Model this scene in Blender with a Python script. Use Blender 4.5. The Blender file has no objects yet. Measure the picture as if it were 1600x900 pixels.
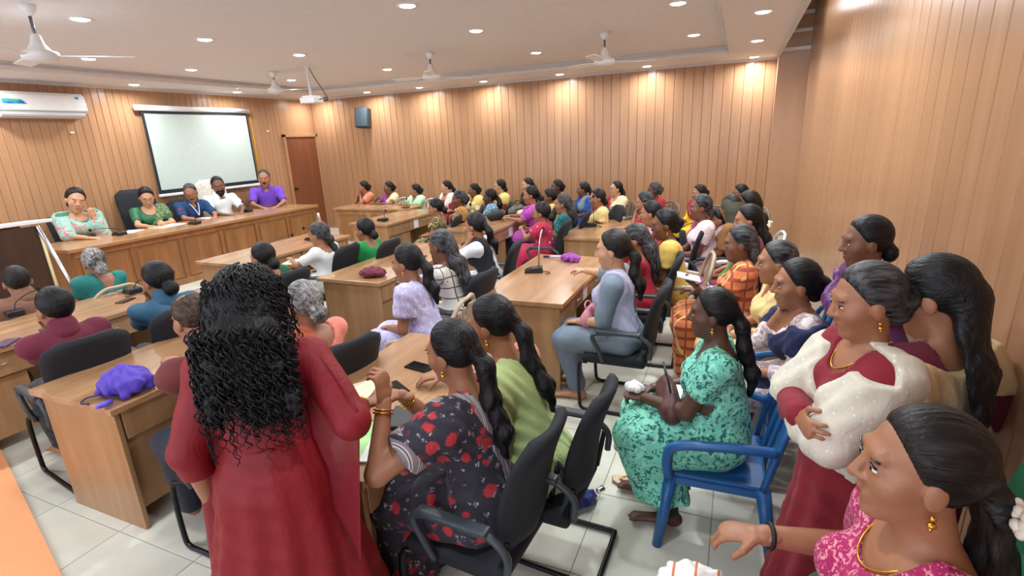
import bpy, bmesh, math, random
import numpy as np
from mathutils import Matrix, Vector

sc = bpy.context.scene
COL = sc.collection
# ------------------------------------------------------------------ camera
FPX, YAW, PITCH, ROLL = 803.7, 0.4136, 0.2846, -0.0452
CAM = np.array([8.8815, -9.4919, 1.9913])
_f = np.array([-math.sin(YAW) * math.cos(PITCH), math.cos(YAW) * math.cos(PITCH), -math.sin(PITCH)])
_r = np.array([math.cos(YAW), math.sin(YAW), 0.0]); _u = np.cross(_r, _f)
_r, _u = math.cos(ROLL) * _r + math.sin(ROLL) * _u, -math.sin(ROLL) * _r + math.cos(ROLL) * _u
cam_d = bpy.data.cameras.new('camera'); cam = bpy.data.objects.new('camera', cam_d); COL.objects.link(cam)
cam_d.sensor_fit = 'HORIZONTAL'; cam_d.sensor_width = 36.0; cam_d.lens = FPX / 1600 * 36.0
cam_d.clip_start = 0.05; cam_d.clip_end = 60
cam.matrix_world = Matrix(((_r[0], _u[0], -_f[0], CAM[0]), (_r[1], _u[1], -_f[1], CAM[1]), (_r[2], _u[2], -_f[2], CAM[2]), (0, 0, 0, 1)))
sc.camera = cam
# ------------------------------------------------------------------ world, exposure
W = bpy.data.worlds.new('world'); sc.world = W; W.use_nodes = True
W.node_tree.nodes['Background'].inputs[0].default_value = (0.80, 0.86, 1.0, 1)
W.node_tree.nodes['Background'].inputs[1].default_value = 2.6
vs = sc.view_settings
vs.view_transform = 'Standard'; vs.look = 'None'; vs.gamma = 1.0; vs.use_curve_mapping = False
vs.exposure = 0.58
LAMP_W = 12.0

# a sight line of the surveyed camera met with a plane of the room
def ray(px, py): return _f + _r * ((px - 800) / FPX) + _u * ((450 - py) / FPX)
def at(px, py, x=None, y=None, z=None, d=None):
    q = ray(px, py)
    if x is not None: t = (x - CAM[0]) / q[0]
    elif y is not None: t = (y - CAM[1]) / q[1]
    elif z is not None: t = (z - CAM[2]) / q[2]
    else: t = d
    return CAM + q * t

# ------------------------------------------------------------------ object helpers
def tag(o, label=None, cat=None, group=None, kind=None):
    if label: o['label'] = label
    if cat: o['category'] = cat
    if group: o['group'] = group
    if kind: o['kind'] = kind
    return o
def empty(name, loc=(0, 0, 0), rz=0.0, label=None, cat=None, group=None, kind=None):
    o = bpy.data.objects.new(name, None); COL.objects.link(o)
    o.location = loc; o.rotation_euler = (0, 0, rz); o.empty_display_size = 0.1
    return tag(o, label, cat, group, kind)
def link(name, me, mats=None, parent=None, loc=None, rot=None):
    o = bpy.data.objects.new(name, me); COL.objects.link(o)
    if mats is not None and not me.materials:
        for m in (mats if isinstance(mats, (list, tuple)) else [mats]): me.materials.append(m)
    if parent is not None: o.parent = parent
    if loc is not None: o.location = loc
    if rot is not None: o.rotation_euler = rot
    return o
def copy_tree(o, parent=None):
    c = o.copy(); COL.objects.link(c); c.parent = parent
    for ch in list(o.children): copy_tree(ch, c)
    return c

def np_mesh(name, V, Fq, mi=None, smooth=True):
    """V (n,3), Fq (m,4) quads (last index -1 = triangle not used)"""
    me = bpy.data.meshes.new(name)
    V = np.asarray(V, np.float32); Fq = np.asarray(Fq, np.int32)
    me.vertices.add(len(V)); me.vertices.foreach_set('co', V.ravel())
    n = len(Fq); k = Fq.shape[1]
    me.loops.add(n * k); me.loops.foreach_set('vertex_index', Fq.ravel())
    me.polygons.add(n); me.polygons.foreach_set('loop_start', np.arange(0, n * k, k, dtype=np.int32))
    if mi is not None: me.polygons.foreach_set('material_index', np.asarray(mi, np.int32))
    me.polygons.foreach_set('use_smooth', np.full(n, smooth, dtype=bool))
    me.update(calc_edges=True)
    return me

class MB:
    """collects simple solids into one mesh"""
    def __init__(s): s.bm = bmesh.new()
    def box(s, lo, hi, bev=0.0, seg=2, M=None):
        lo, hi = np.minimum(lo, hi), np.maximum(lo, hi)
        r = bmesh.ops.create_cube(s.bm, size=1.0); vs_ = r['verts']
        for v in vs_:
            v.co = Vector([lo[i] + (v.co[i] + .5) * (hi[i] - lo[i]) for i in range(3)])
        if bev > 0:
            es = list({e for v in vs_ for e in v.link_edges})
            rr = bmesh.ops.bevel(s.bm, geom=es, offset=bev, segments=seg, profile=.6, affect='EDGES', clamp_overlap=True)
            vs_ = list({v for f in rr['faces'] for v in f.verts} | {v for v in vs_ if v.is_valid})
            if M is not None:
                seen = set()
                st = [v for v in vs_ if v.is_valid]
                while st:
                    v = st.pop()
                    if v in seen: continue
                    seen.add(v); st += [e.other_vert(v) for e in v.link_edges]
                for v in seen: v.co = M @ v.co
        elif M is not None:
            for v in vs_: v.co = M @ v.co
        return s
    def prism(s, pts, ax, a, b):
        """polygon pts (in the two other axes) extruded along axis ax from a to b"""
        o = [i for i in range(3) if i != ax]; L = []
        for t in (a, b):
            row = []
            for p in pts:
                c = [0, 0, 0]; c[ax] = t; c[o[0]] = p[0]; c[o[1]] = p[1]; row.append(s.bm.verts.new(c))
            L.append(row)
        n = len(pts)
        s.bm.faces.new(L[0]); s.bm.faces.new(L[1][::-1])
        for i in range(n): s.bm.faces.new((L[0][i], L[1][i], L[1][(i + 1) % n], L[0][(i + 1) % n]))
        return s
    def lathe(s, prof, n=20, M=None):
        rows = []
        for r, z in prof:
            rows.append([s.bm.verts.new((r * math.cos(2 * math.pi * i / n), r * math.sin(2 * math.pi * i / n), z)) for i in range(n)])
        for a, b in zip(rows, rows[1:]):
            for i in range(n): s.bm.faces.new((a[i], a[(i + 1) % n], b[(i + 1) % n], b[i]))
        if prof[0][0] > 1e-4: s.bm.faces.new(rows[0][::-1])
        if prof[-1][0] > 1e-4: s.bm.faces.new(rows[-1])
        if M is not None:
            for r in rows:
                for v in r: v.co = M @ v.co
        return s
    def tube(s, pts, r, n=8, closed=False):
        P = [Vector(p) for p in pts]; N = len(P); rows = []
        R = r if isinstance(r, (list, tuple)) else [r] * N
        up = None
        for i in range(N):
            if closed: t = P[(i + 1) % N] - P[i - 1]
            else: t = P[min(i + 1, N - 1)] - P[max(i - 1, 0)]
            t.normalize()
            if up is None: up = t.orthogonal().normalized()
            up = (up - t * up.dot(t)); up = up.normalized() if up.length > 1e-5 else t.orthogonal().normalized()
            w = t.cross(up)
            rows.append([s.bm.verts.new(P[i] + (up * math.cos(2 * math.pi * k / n) + w * math.sin(2 * math.pi * k / n)) * R[i]) for k in range(n)])
        pr = list(zip(rows, rows[1:])) + ([(rows[-1], rows[0])] if closed else [])
        for a, b in pr:
            for k in range(n): s.bm.faces.new((a[k], a[(k + 1) % n], b[(k + 1) % n], b[k]))
        if not closed: s.bm.faces.new(rows[0][::-1]); s.bm.faces.new(rows[-1])
        return s
    def ring(s, c, nrm, R, r, n=18, m=6, sq=1.0):
        nrm = Vector(nrm).normalized(); a = nrm.orthogonal().normalized(); b = nrm.cross(a); c = Vector(c)
        return s.tube([c + (a * math.cos(2 * math.pi * i / n) + b * math.sin(2 * math.pi * i / n) * sq) * R for i in range(n)], r, m, True)
    def ell(s, c, rad, nu=10, nv=8, M=None):
        r = bmesh.ops.create_uvsphere(s.bm, u_segments=nu, v_segments=nv, radius=1.0)
        for v in r['verts']:
            p = Vector((v.co[0] * rad[0], v.co[1] * rad[1], v.co[2] * rad[2]))
            v.co = (M @ p if M is not None else p) + Vector(c)
        return s
    def mesh(s, name, smooth=False):
        bmesh.ops.recalc_face_normals(s.bm, faces=s.bm.faces[:])
        me = bpy.data.meshes.new(name); s.bm.to_mesh(me); s.bm.free()
        if smooth:
            for p in me.polygons: p.use_smooth = True
        return me
    def build(s, name, mats, parent=None, loc=None, rot=None, smooth=False):
        return link(name, s.mesh(name, smooth), mats, parent, loc, rot)

def path(pts, n=6):
    """catmull-rom through pts"""
    P = [Vector(p) for p in pts]; P = [P[0] * 2 - P[1]] + P + [P[-1] * 2 - P[-2]]; out = []
    for i in range(1, len(P) - 2):
        a, b, c, d = P[i - 1:i + 3]
        for k in range(n):
            t = k / n
            out.append(.5 * ((2 * b) + (c - a) * t + (2 * a - 5 * b + 4 * c - d) * t * t + (3 * b - a - 3 * c + d) * t ** 3))
    out.append(P[-2]); return out

# ------------------------------------------------------------------ materials
def lin(c):
    return tuple(((v / 255) / 12.92 if v / 255 <= .04045 else ((v / 255 + .055) / 1.055) ** 2.4) for v in c[:3]) + (1.0,)
_M = {}
class NT:
    def __init__(s, name):
        s.m = bpy.data.materials.new(name); s.m.use_nodes = True; s.t = s.m.node_tree; s.b = s.t.nodes['Principled BSDF']
    def n(s, typ, **kw):
        nd = s.t.nodes.new(typ)
        for k, v in kw.items():
            if k.startswith('i_'): nd.inputs[int(k[2:]) if k[2:].isdigit() else k[2:].replace('_', ' ')].default_value = v
            else: setattr(nd, k, v)
        return nd
    def l(s, a, b): s.t.links.new(a, b)
    def ramp(s, fac, stops):
        r = s.n('ShaderNodeValToRGB'); e = r.color_ramp.elements
        while len(e) < len(stops): e.new(.5)
        for k, (p, c) in enumerate(stops): e[k].position = p; e[k].color = c
        s.l(fac, r.inputs[0]); return r.outputs[0]
    def mix(s, fac, a, b, typ='MIX'):
        m = s.n('ShaderNodeMix', data_type='RGBA', blend_type=typ)
        for k, v in ((0, fac), (6, a), (7, b)):
            if isinstance(v, bpy.types.NodeSocket): s.l(v, m.inputs[k])
            else: m.inputs[k].default_value = v
        return m.outputs[2]
    def math(s, op, a, b=None, c=None):
        m = s.n('ShaderNodeMath', operation=op)
        for k, v in enumerate((a, b, c)):
            if v is None: continue
            if isinstance(v, bpy.types.NodeSocket): s.l(v, m.inputs[k])
            else: m.inputs[k].default_value = v
        return m.outputs[0]
    def coord(s, scale=(1, 1, 1), out='Object', rot=(0, 0, 0)):
        t = s.n('ShaderNodeTexCoord'); mp = s.n('ShaderNodeMapping'); mp.inputs['Scale'].default_value = scale; mp.inputs['Rotation'].default_value = rot
        s.l(t.outputs[out], mp.inputs[0]); return mp.outputs[0]
    def bump(s, h, strength=.2, dist=.01):
        b = s.n('ShaderNodeBump'); b.inputs['Strength'].default_value = strength; b.inputs['Distance'].default_value = dist
        s.l(h, b.inputs['Height']); s.l(b.outputs[0], s.b.inputs['Normal'])
    def noise(s, vec, scale=5, detail=3, rough=.5, dist=0):
        n_ = s.n('ShaderNodeTexNoise'); n_.inputs['Scale'].default_value = scale; n_.inputs['Detail'].default_value = detail
        n_.inputs['Roughness'].default_value = rough; n_.inputs['Distortion'].default_value = dist
        if vec is not None: s.l(vec, n_.inputs['Vector'])
        return n_.outputs['Fac']

def plain(name, col, rough=.5, metal=0.0, coat=0.0, emit=0.0, alpha=1.0, trans=0.0):
    key = ('p', name)
    if key in _M: return _M[key]
    t = NT(name); b = t.b
    c = lin(col); nz = t.noise(t.coord(), 14, 3)
    t.l(t.mix(nz, tuple(v * .93 for v in c[:3]) + (1,), tuple(min(1, v * 1.05) for v in c[:3]) + (1,)), b.inputs['Base Color'])
    b.inputs['Roughness'].default_value = rough; b.inputs['Metallic'].default_value = metal
    b.inputs['Coat Weight'].default_value = coat; b.inputs['Alpha'].default_value = alpha
    b.inputs['Transmission Weight'].default_value = trans
    if emit:
        b.inputs['Emission Color'].default_value = c; b.inputs['Emission Strength'].default_value = emit
    _M[key] = t.m; return t.m

def wood(name, c1, c2, scale, rough=.32, random_tint=.12, coat=.15):
    """laminate with grain stretched along the axis whose scale is small"""
    key = ('w', name)
    if key in _M: return _M[key]
    t = NT(name)
    oi = t.n('ShaderNodeObjectInfo')
    add = t.n('ShaderNodeVectorMath', operation='MULTIPLY_ADD')
    t.l(oi.outputs['Random'], add.inputs[0]); add.inputs[1].default_value = (7, 13, 5); t.l(t.coord(scale), add.inputs[2])
    v = add.outputs[0]
    g = t.noise(v, 1.0, 4, .55, .6); fine = t.noise(v, 6.0, 3, .6)
    f = t.math('ADD', t.math('MULTIPLY', g, .75), t.math('MULTIPLY', fine, .25))
    col = t.ramp(f, [(.30, lin(c2)), (.52, lin([(a + b) / 2 for a, b in zip(c1, c2)])), (.68, lin(c1))])
    tint = t.math('MULTIPLY_ADD', oi.outputs['Random'], random_tint, 1 - random_tint / 2)
    hs = t.n('ShaderNodeHueSaturation'); t.l(col, hs.inputs['Color']); t.l(tint, hs.inputs['Value'])
    t.l(hs.outputs[0], t.b.inputs['Base Color'])
    t.b.inputs['Roughness'].default_value = rough; t.b.inputs['Coat Weight'].default_value = coat; t.b.inputs['Coat Roughness'].default_value = .2
    _M[key] = t.m; return t.m

def fabric(col, pat=None, c2=(255, 255, 255), c3=None, scale=1.0, rough=.85, sheen=.04, alpha=1.0):
    key = ('f', tuple(col), pat, tuple(c2), tuple(c3 or ()), scale, rough, alpha)
    if key in _M: return _M[key]
    def soft(c):
        m_ = .3 * c[0] + .59 * c[1] + .11 * c[2]; return tuple(v * .91 + m_ * .09 for v in c)
    t = NT('fabric_' + (pat or 'plain')); A = lin(soft(col)); B = lin(soft(c2)); C3 = lin(soft(c3 or c2))
    co = t.coord((scale,) * 3)
    base = t.mix(t.noise(co, 9, 4), tuple(v * .82 for v in A[:3]) + (1,), tuple(min(1, v * 1.12) for v in A[:3]) + (1,))
    def vor(sc_, feat='F1'):
        v = t.n('ShaderNodeTexVoronoi', feature=feat); v.inputs['Scale'].default_value = sc_; t.l(co, v.inputs['Vector']); return v
    if pat == 'dots':
        m = t.ramp(vor(22).outputs['Distance'], [(.16, (1, 1, 1, 1)), (.22, (0, 0, 0, 1))]); base = t.mix(m, base, B)
    elif pat == 'spots':
        m = t.ramp(vor(11).outputs['Distance'], [(.10, (1, 1, 1, 1)), (.14, (0, 0, 0, 1))]); base = t.mix(m, base, B)
    elif pat in ('floral', 'print'):
        n1 = t.noise(co, 26, 2, .6, 1.2); n2 = t.noise(co, 14, 2, .5, 2.0)
        m1 = t.ramp(n1, [(.52, (0, 0, 0, 1)), (.56, (1, 1, 1, 1))]); m2 = t.ramp(n2, [(.55, (0, 0, 0, 1)), (.60, (1, 1, 1, 1))])
        base = t.mix(m2, t.mix(m1, base, B), C3)
    elif pat == 'blossom':
        v = vor(9); n1 = t.noise(co, 45, 2, .6, 1.5); n2 = t.noise(co, 60, 2)
        r_ = t.math('ADD', v.outputs['Distance'], t.math('MULTIPLY', n1, .35))
        m1 = t.ramp(r_, [(.50, (1, 1, 1, 1)), (.56, (0, 0, 0, 1))])
        w = vor(17); m2 = t.ramp(t.math('ADD', w.outputs['Distance'], t.math('MULTIPLY', n2, .5)), [(.50, (1, 1, 1, 1)), (.55, (0, 0, 0, 1))])
        sp = t.ramp(n1, [(.50, (0, 0, 0, 1)), (.54, (1, 1, 1, 1))])
        base = t.mix(m1, t.mix(t.math('MULTIPLY', m2, sp), base, C3), B)
    elif pat in ('check', 'stripes', 'plaid'):
        def bars(axis, sc_, w_, ph=0.0):
            x = t.n('ShaderNodeSeparateXYZ'); t.l(co, x.inputs[0])
            s_ = t.math('PINGPONG', t.math('ADD', x.outputs[axis], ph), 1 / sc_); return t.math('LESS_THAN', s_, w_ / sc_)
        if pat == 'check':
            m = t.math('MAXIMUM', t.math('MAXIMUM', bars(2, 22, .12), bars(0, 22, .12)), t.math('MULTIPLY', bars(1, 22, .12), 0))
            base = t.mix(m, base, B)
            base = t.mix(t.ramp(vor(26).outputs['Distance'], [(.13, (1, 1, 1, 1)), (.17, (0, 0, 0, 1))]), base, C3)
        elif pat == 'stripes':
            base = t.mix(bars(0, 30, .4), base, B); base = t.mix(bars(0, 30, .12), base, C3)
        else:
            base = t.mix(bars(2, 11, .35), base, B); base = t.mix(bars(0, 14, .18), base, C3); base = t.mix(bars(1, 9, .14), base, B)
    elif pat == 'border':
        x = t.n('ShaderNodeSeparateXYZ'); t.l(t.coord(), x.inputs[0])
        m = t.math('LESS_THAN', x.outputs[2], .13); base = t.mix(m, base, B)
    t.l(base, t.b.inputs['Base Color'])
    t.b.inputs['Roughness'].default_value = rough; t.b.inputs['Sheen Weight'].default_value = sheen
    t.b.inputs['Alpha'].default_value = alpha
    t.bump(t.noise(t.coord((1, 1, .55), rot=(.3, .5, .2)), 16, 3, .55, 1.6), .3, .018)
    _M[key] = t.m; return t.m

def skin(col):
    key = ('s', tuple(col))
    if key in _M: return _M[key]
    t = NT('skin'); A = lin(col); n_ = t.noise(t.coord(), 16, 4)
    t.l(t.mix(n_, tuple(v * .85 for v in A[:3]) + (1,), tuple(min(1, v * 1.12) for v in A[:3]) + (1,)), t.b.inputs['Base Color'])
    t.b.inputs['Roughness'].default_value = .48; t.b.inputs['Subsurface Weight'].default_value = .06
    t.b.inputs['Subsurface Radius'].default_value = (.012, .005, .003); t.b.inputs['Subsurface Scale'].default_value = .5
    t.bump(t.noise(t.coord(), 220, 2), .06, .002)
    _M[key] = t.m; return t.m

def hairmat(kind, tail=False):
    key = ('h', kind, tail)
    if key in _M: return _M[key]
    t = NT('hair_' + kind)
    co = t.coord((75, 60, 7) if tail else (70, 9, 46)); n_ = t.noise(co, 1.0, 3, .6, .3); big = t.noise(t.coord(), 7, 2)
    st = {'black': ((10, 10, 12), (30, 28, 30)), 'dark': ((16, 13, 12), (44, 37, 34)), 'brown': ((36, 24, 18), (92, 66, 48)),
          'mixed': ((14, 14, 16), (92, 90, 92)), 'grey': ((58, 56, 55), (176, 172, 168))}[kind]
    f = t.math('MULTIPLY', n_, t.math('ADD', big, .5)) if kind in ('mixed', 'grey') else n_
    t.l(t.ramp(f, [(.36, lin(st[0])), (.74, lin(st[1]))]), t.b.inputs['Base Color'])
    t.b.inputs['Roughness'].default_value = .45; t.b.inputs['Specular IOR Level'].default_value = .26
    t.bump(n_, .8, .008)
    _M[key] = t.m; return t.m
# ------------------------------------------------------------------ implicit surfaces
A3 = lambda *v: np.array(v, float)
def cone(a, b, ra, rb, k=.03, q=1.0, ax=None): return ('c', np.asarray(a, float), np.asarray(b, float), ra, rb, k, q, ax)
def ell(c, rad, k=.02, R=None): return ('e', np.asarray(c, float), np.asarray(rad, float), k, np.eye(3) if R is None else R)
def lerp(a, b, t): return np.asarray(a) * (1 - t) + np.asarray(b) * t

def surface(prims, h, off=0.0, cut=None, wob=None):
    lo = np.full(3, 9.0); hi = -lo
    for p in prims:
        if p[0] == 'c': m = max(p[3], p[4]); a = np.minimum(p[1], p[2]) - m; b = np.maximum(p[1], p[2]) + m
        else: m = p[2].max(); a = p[1] - m; b = p[1] + m
        lo = np.minimum(lo, a); hi = np.maximum(hi, b)
    lo -= off + 3 * h + .012; hi += off + 3 * h + .012
    n = np.ceil((hi - lo) / h).astype(int) + 1
    ax_ = [(lo[i] + h * np.arange(n[i])).astype(np.float32) for i in range(3)]
    D = np.full(n, .3, np.float32)
    for p in prims:
        if p[0] == 'c': m = max(p[3], p[4]) + p[5]; a = np.minimum(p[1], p[2]) - m; b = np.maximum(p[1], p[2]) + m; k = p[5]
        else: m = p[2].max() + p[3]; a = p[1] - m; b = p[1] + m; k = p[3]
        g = off + 2 * h + .015
        i0 = np.maximum(np.floor((a - g - lo) / h).astype(int), 0); i1 = np.minimum(np.ceil((b + g - lo) / h).astype(int) + 1, n)
        sl = tuple(slice(i0[i], i1[i]) for i in range(3))
        X, Y, Z = ax_[0][sl[0]][:, None, None], ax_[1][sl[1]][None, :, None], ax_[2][sl[2]][None, None, :]
        if p[0] == 'c':
            _, A, B, ra, rb, k, q, ax = p
            d = B - A; L2 = float(d @ d) + 1e-9
            t = np.clip(((X - A[0]) * d[0] + (Y - A[1]) * d[1] + (Z - A[2]) * d[2]) / L2, 0, 1)
            vx, vy, vz = X - A[0] - t * d[0], Y - A[1] - t * d[1], Z - A[2] - t * d[2]
            if ax is not None:
                e = (vx * ax[0] + vy * ax[1] + vz * ax[2]) * (1 / q - 1)
                vx, vy, vz = vx + e * ax[0], vy + e * ax[1], vz + e * ax[2]
            d = np.sqrt(vx * vx + vy * vy + vz * vz) - (ra + (rb - ra) * t) - off
        else:
            _, c, r, k, R = p
            x, y, z = X - c[0], Y - c[1], Z - c[2]
            u = R[0, 0] * x + R[0, 1] * y + R[0, 2] * z; v = R[1, 0] * x + R[1, 1] * y + R[1, 2] * z; w = R[2, 0] * x + R[2, 1] * y + R[2, 2] * z
            rr = r + off
            k0 = np.sqrt((u / rr[0]) ** 2 + (v / rr[1]) ** 2 + (w / rr[2]) ** 2)
            k1 = np.sqrt((u / rr[0] ** 2) ** 2 + (v / rr[1] ** 2) ** 2 + (w / rr[2] ** 2) ** 2) + 1e-6
            d = k0 * (k0 - 1) / k1
        cur = D[sl]
        hh = np.maximum(k - np.abs(cur - d), 0) / k
        D[sl] = np.minimum(cur, d) - hh * hh * k * .25
    X, Y, Z = ax_[0][:, None, None], ax_[1][None, :, None], ax_[2][None, None, :]
    if wob is not None: D = D + wob(X, Y, Z).astype(np.float32)
    if cut is not None: D = cut(D, X, Y, Z).astype(np.float32)
    D[0] = D[-1] = .1; D[:, 0] = D[:, -1] = .1; D[:, :, 0] = D[:, :, -1] = .1
    return nets(D, lo, h)

_CN = [(i, j, k) for i in (0, 1) for j in (0, 1) for k in (0, 1)]
_ED = [(a, b) for a in range(8) for b in range(a + 1, 8) if sum(abs(x - y) for x, y in zip(_CN[a], _CN[b])) == 1]
def nets(D, lo, h):
    S = D < 0; nx, ny, nz = D.shape
    c = sum(S[i:nx - 1 + i, j:ny - 1 + j, k:nz - 1 + k].astype(np.int8) for i, j, k in _CN)
    act = (c > 0) & (c < 8); ids = np.argwhere(act)
    if len(ids) == 0: return np.zeros((0, 3)), np.zeros((0, 4), int)
    vid = np.full(act.shape, -1, np.int32); vid[act] = np.arange(len(ids))
    val = [D[ids[:, 0] + i, ids[:, 1] + j, ids[:, 2] + k] for i, j, k in _CN]
    P = np.zeros((len(ids), 3)); N = np.zeros(len(ids))
    for a, b in _ED:
        m = (val[a] < 0) != (val[b] < 0)
        t = val[a][m] / (val[a][m] - val[b][m])
        ca, cb = np.array(_CN[a]), np.array(_CN[b])
        P[m] += ca + t[:, None] * (cb - ca); N[m] += 1
    V = lo + h * (ids + P / N[:, None])
    Q = []
    for ax in range(3):
        o1, o2 = (ax + 1) % 3, (ax + 2) % 3
        sa = [slice(1, -1)] * 3; sb = [slice(1, -1)] * 3
        sa[ax] = slice(0, -1); sb[ax] = slice(1, None)
        A, B = S[tuple(sa)], S[tuple(sb)]
        e = np.argwhere(A != B)
        flip = A[e[:, 0], e[:, 1], e[:, 2]]
        off_ = np.ones(3, int); off_[ax] = 0; e = e + off_
        def cell(d1, d2):
            q = e.copy(); q[:, o1] -= d1; q[:, o2] -= d2; return vid[q[:, 0], q[:, 1], q[:, 2]]
        q = np.stack([cell(1, 1), cell(0, 1), cell(0, 0), cell(1, 0)], 1)
        q[~flip] = q[~flip][:, ::-1]
        Q.append(q)
    return V, np.concatenate(Q)

_SPH = None
def blob(c, rad, R=None, nu=10, nv=7):
    """small quad ellipsoid, rows of R are its axes"""
    th = np.linspace(0, 2 * np.pi, nu, endpoint=False); ph = np.linspace(.12, np.pi - .12, nv)
    V = np.array([[math.sin(p) * math.cos(t), math.sin(p) * math.sin(t), math.cos(p)] for p in ph for t in th]) * rad
    if R is not None: V = V @ R
    Q = [[i * nu + j, (i + 1) * nu + j, (i + 1) * nu + (j + 1) % nu, i * nu + (j + 1) % nu] for i in range(nv - 1) for j in range(nu)]
    return V + c, np.array(Q)

def joined(parts):
    V, Q, M, n = [], [], [], 0
    for (v, q), m in parts:
        if len(v) == 0: continue
        V.append(v); Q.append(q + n); M.append(np.full(len(q), m)); n += len(v)
    return np.concatenate(V), np.concatenate(Q), np.concatenate(M)

def unit(v): v = np.asarray(v, float); return v / (np.linalg.norm(v) + 1e-9)
def ik(S, T, a, b, pole):
    d = T - S; L = np.linalg.norm(d); L2 = min(L, (a + b) * .995); u = d / L; T = S + u * L2
    x = (a * a - b * b + L2 * L2) / (2 * L2); hgt = math.sqrt(max(a * a - x * x, 0))
    p = pole - u * (pole @ u); return S + u * x + unit(p) * hgt, T

def rot3(yaw, pitch, roll):
    """columns: right, forward, up of a head turned yaw (left +), nodded pitch (down +), tilted roll (to its right +), degrees"""
    y, p, r = map(math.radians, (yaw, pitch, roll))
    Rz = np.array([[math.cos(y), -math.sin(y), 0], [math.sin(y), math.cos(y), 0], [0, 0, 1]])
    Rx = np.array([[1, 0, 0], [0, math.cos(-p), -math.sin(-p)], [0, math.sin(-p), math.cos(-p)]])
    Ry = np.array([[math.cos(r), 0, math.sin(r)], [0, 1, 0], [-math.sin(r), 0, math.cos(r)]])
    return Rz @ Rx @ Ry

def hand(w, d, pn, side, curl, s, h, thumb=.75):
    """w wrist, d direction, pn palm normal, side +1 when the thumb lies along cross(d,pn)"""
    d = unit(d); pn = unit(pn - d * (pn @ d)); t = np.cross(d, pn) * side
    P = [cone(w - d * .03, w + d * .03, .024 * s, .026 * s, .01, .7, pn), cone(w + d * .03, w + d * .075 * s, .036 * s, .040 * s, .012, .36, pn)]
    for k, (o, L) in enumerate(((.029, .066), (.010, .074), (-.009, .069), (-.027, .054))):
        b = w + d * (.080 - .004 * abs(k - 1)) * s + t * o * s; a = math.radians(curl * (.5 + .07 * k)); p0 = b
        for j in range(3):
            dr = d * math.cos(a) + pn * math.sin(a) + t * (.06 if k == 0 else -.05 * (k - 1)) * (curl < 50)
            p1 = p0 + unit(dr) * L * (.45, .32, .23)[j] * s
            P.append(cone(p0, p1, (.0092 - .0009 * j) * s, (.0084 - .0009 * j) * s, .005)); p0 = p1; a += math.radians(curl * .75)
    b = w + d * .022 * s + t * .026 * s; m = b + unit(d * .62 + t * thumb + pn * .3) * .040 * s
    P += [cone(b, m, .0125 * s, .0105 * s, .010), cone(m, m + unit(d * .9 + t * thumb * .25 + pn * (.35 + curl / 90)) * .034 * s, .0100 * s, .0085 * s, .005)]
    return surface(P, h)

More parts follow.
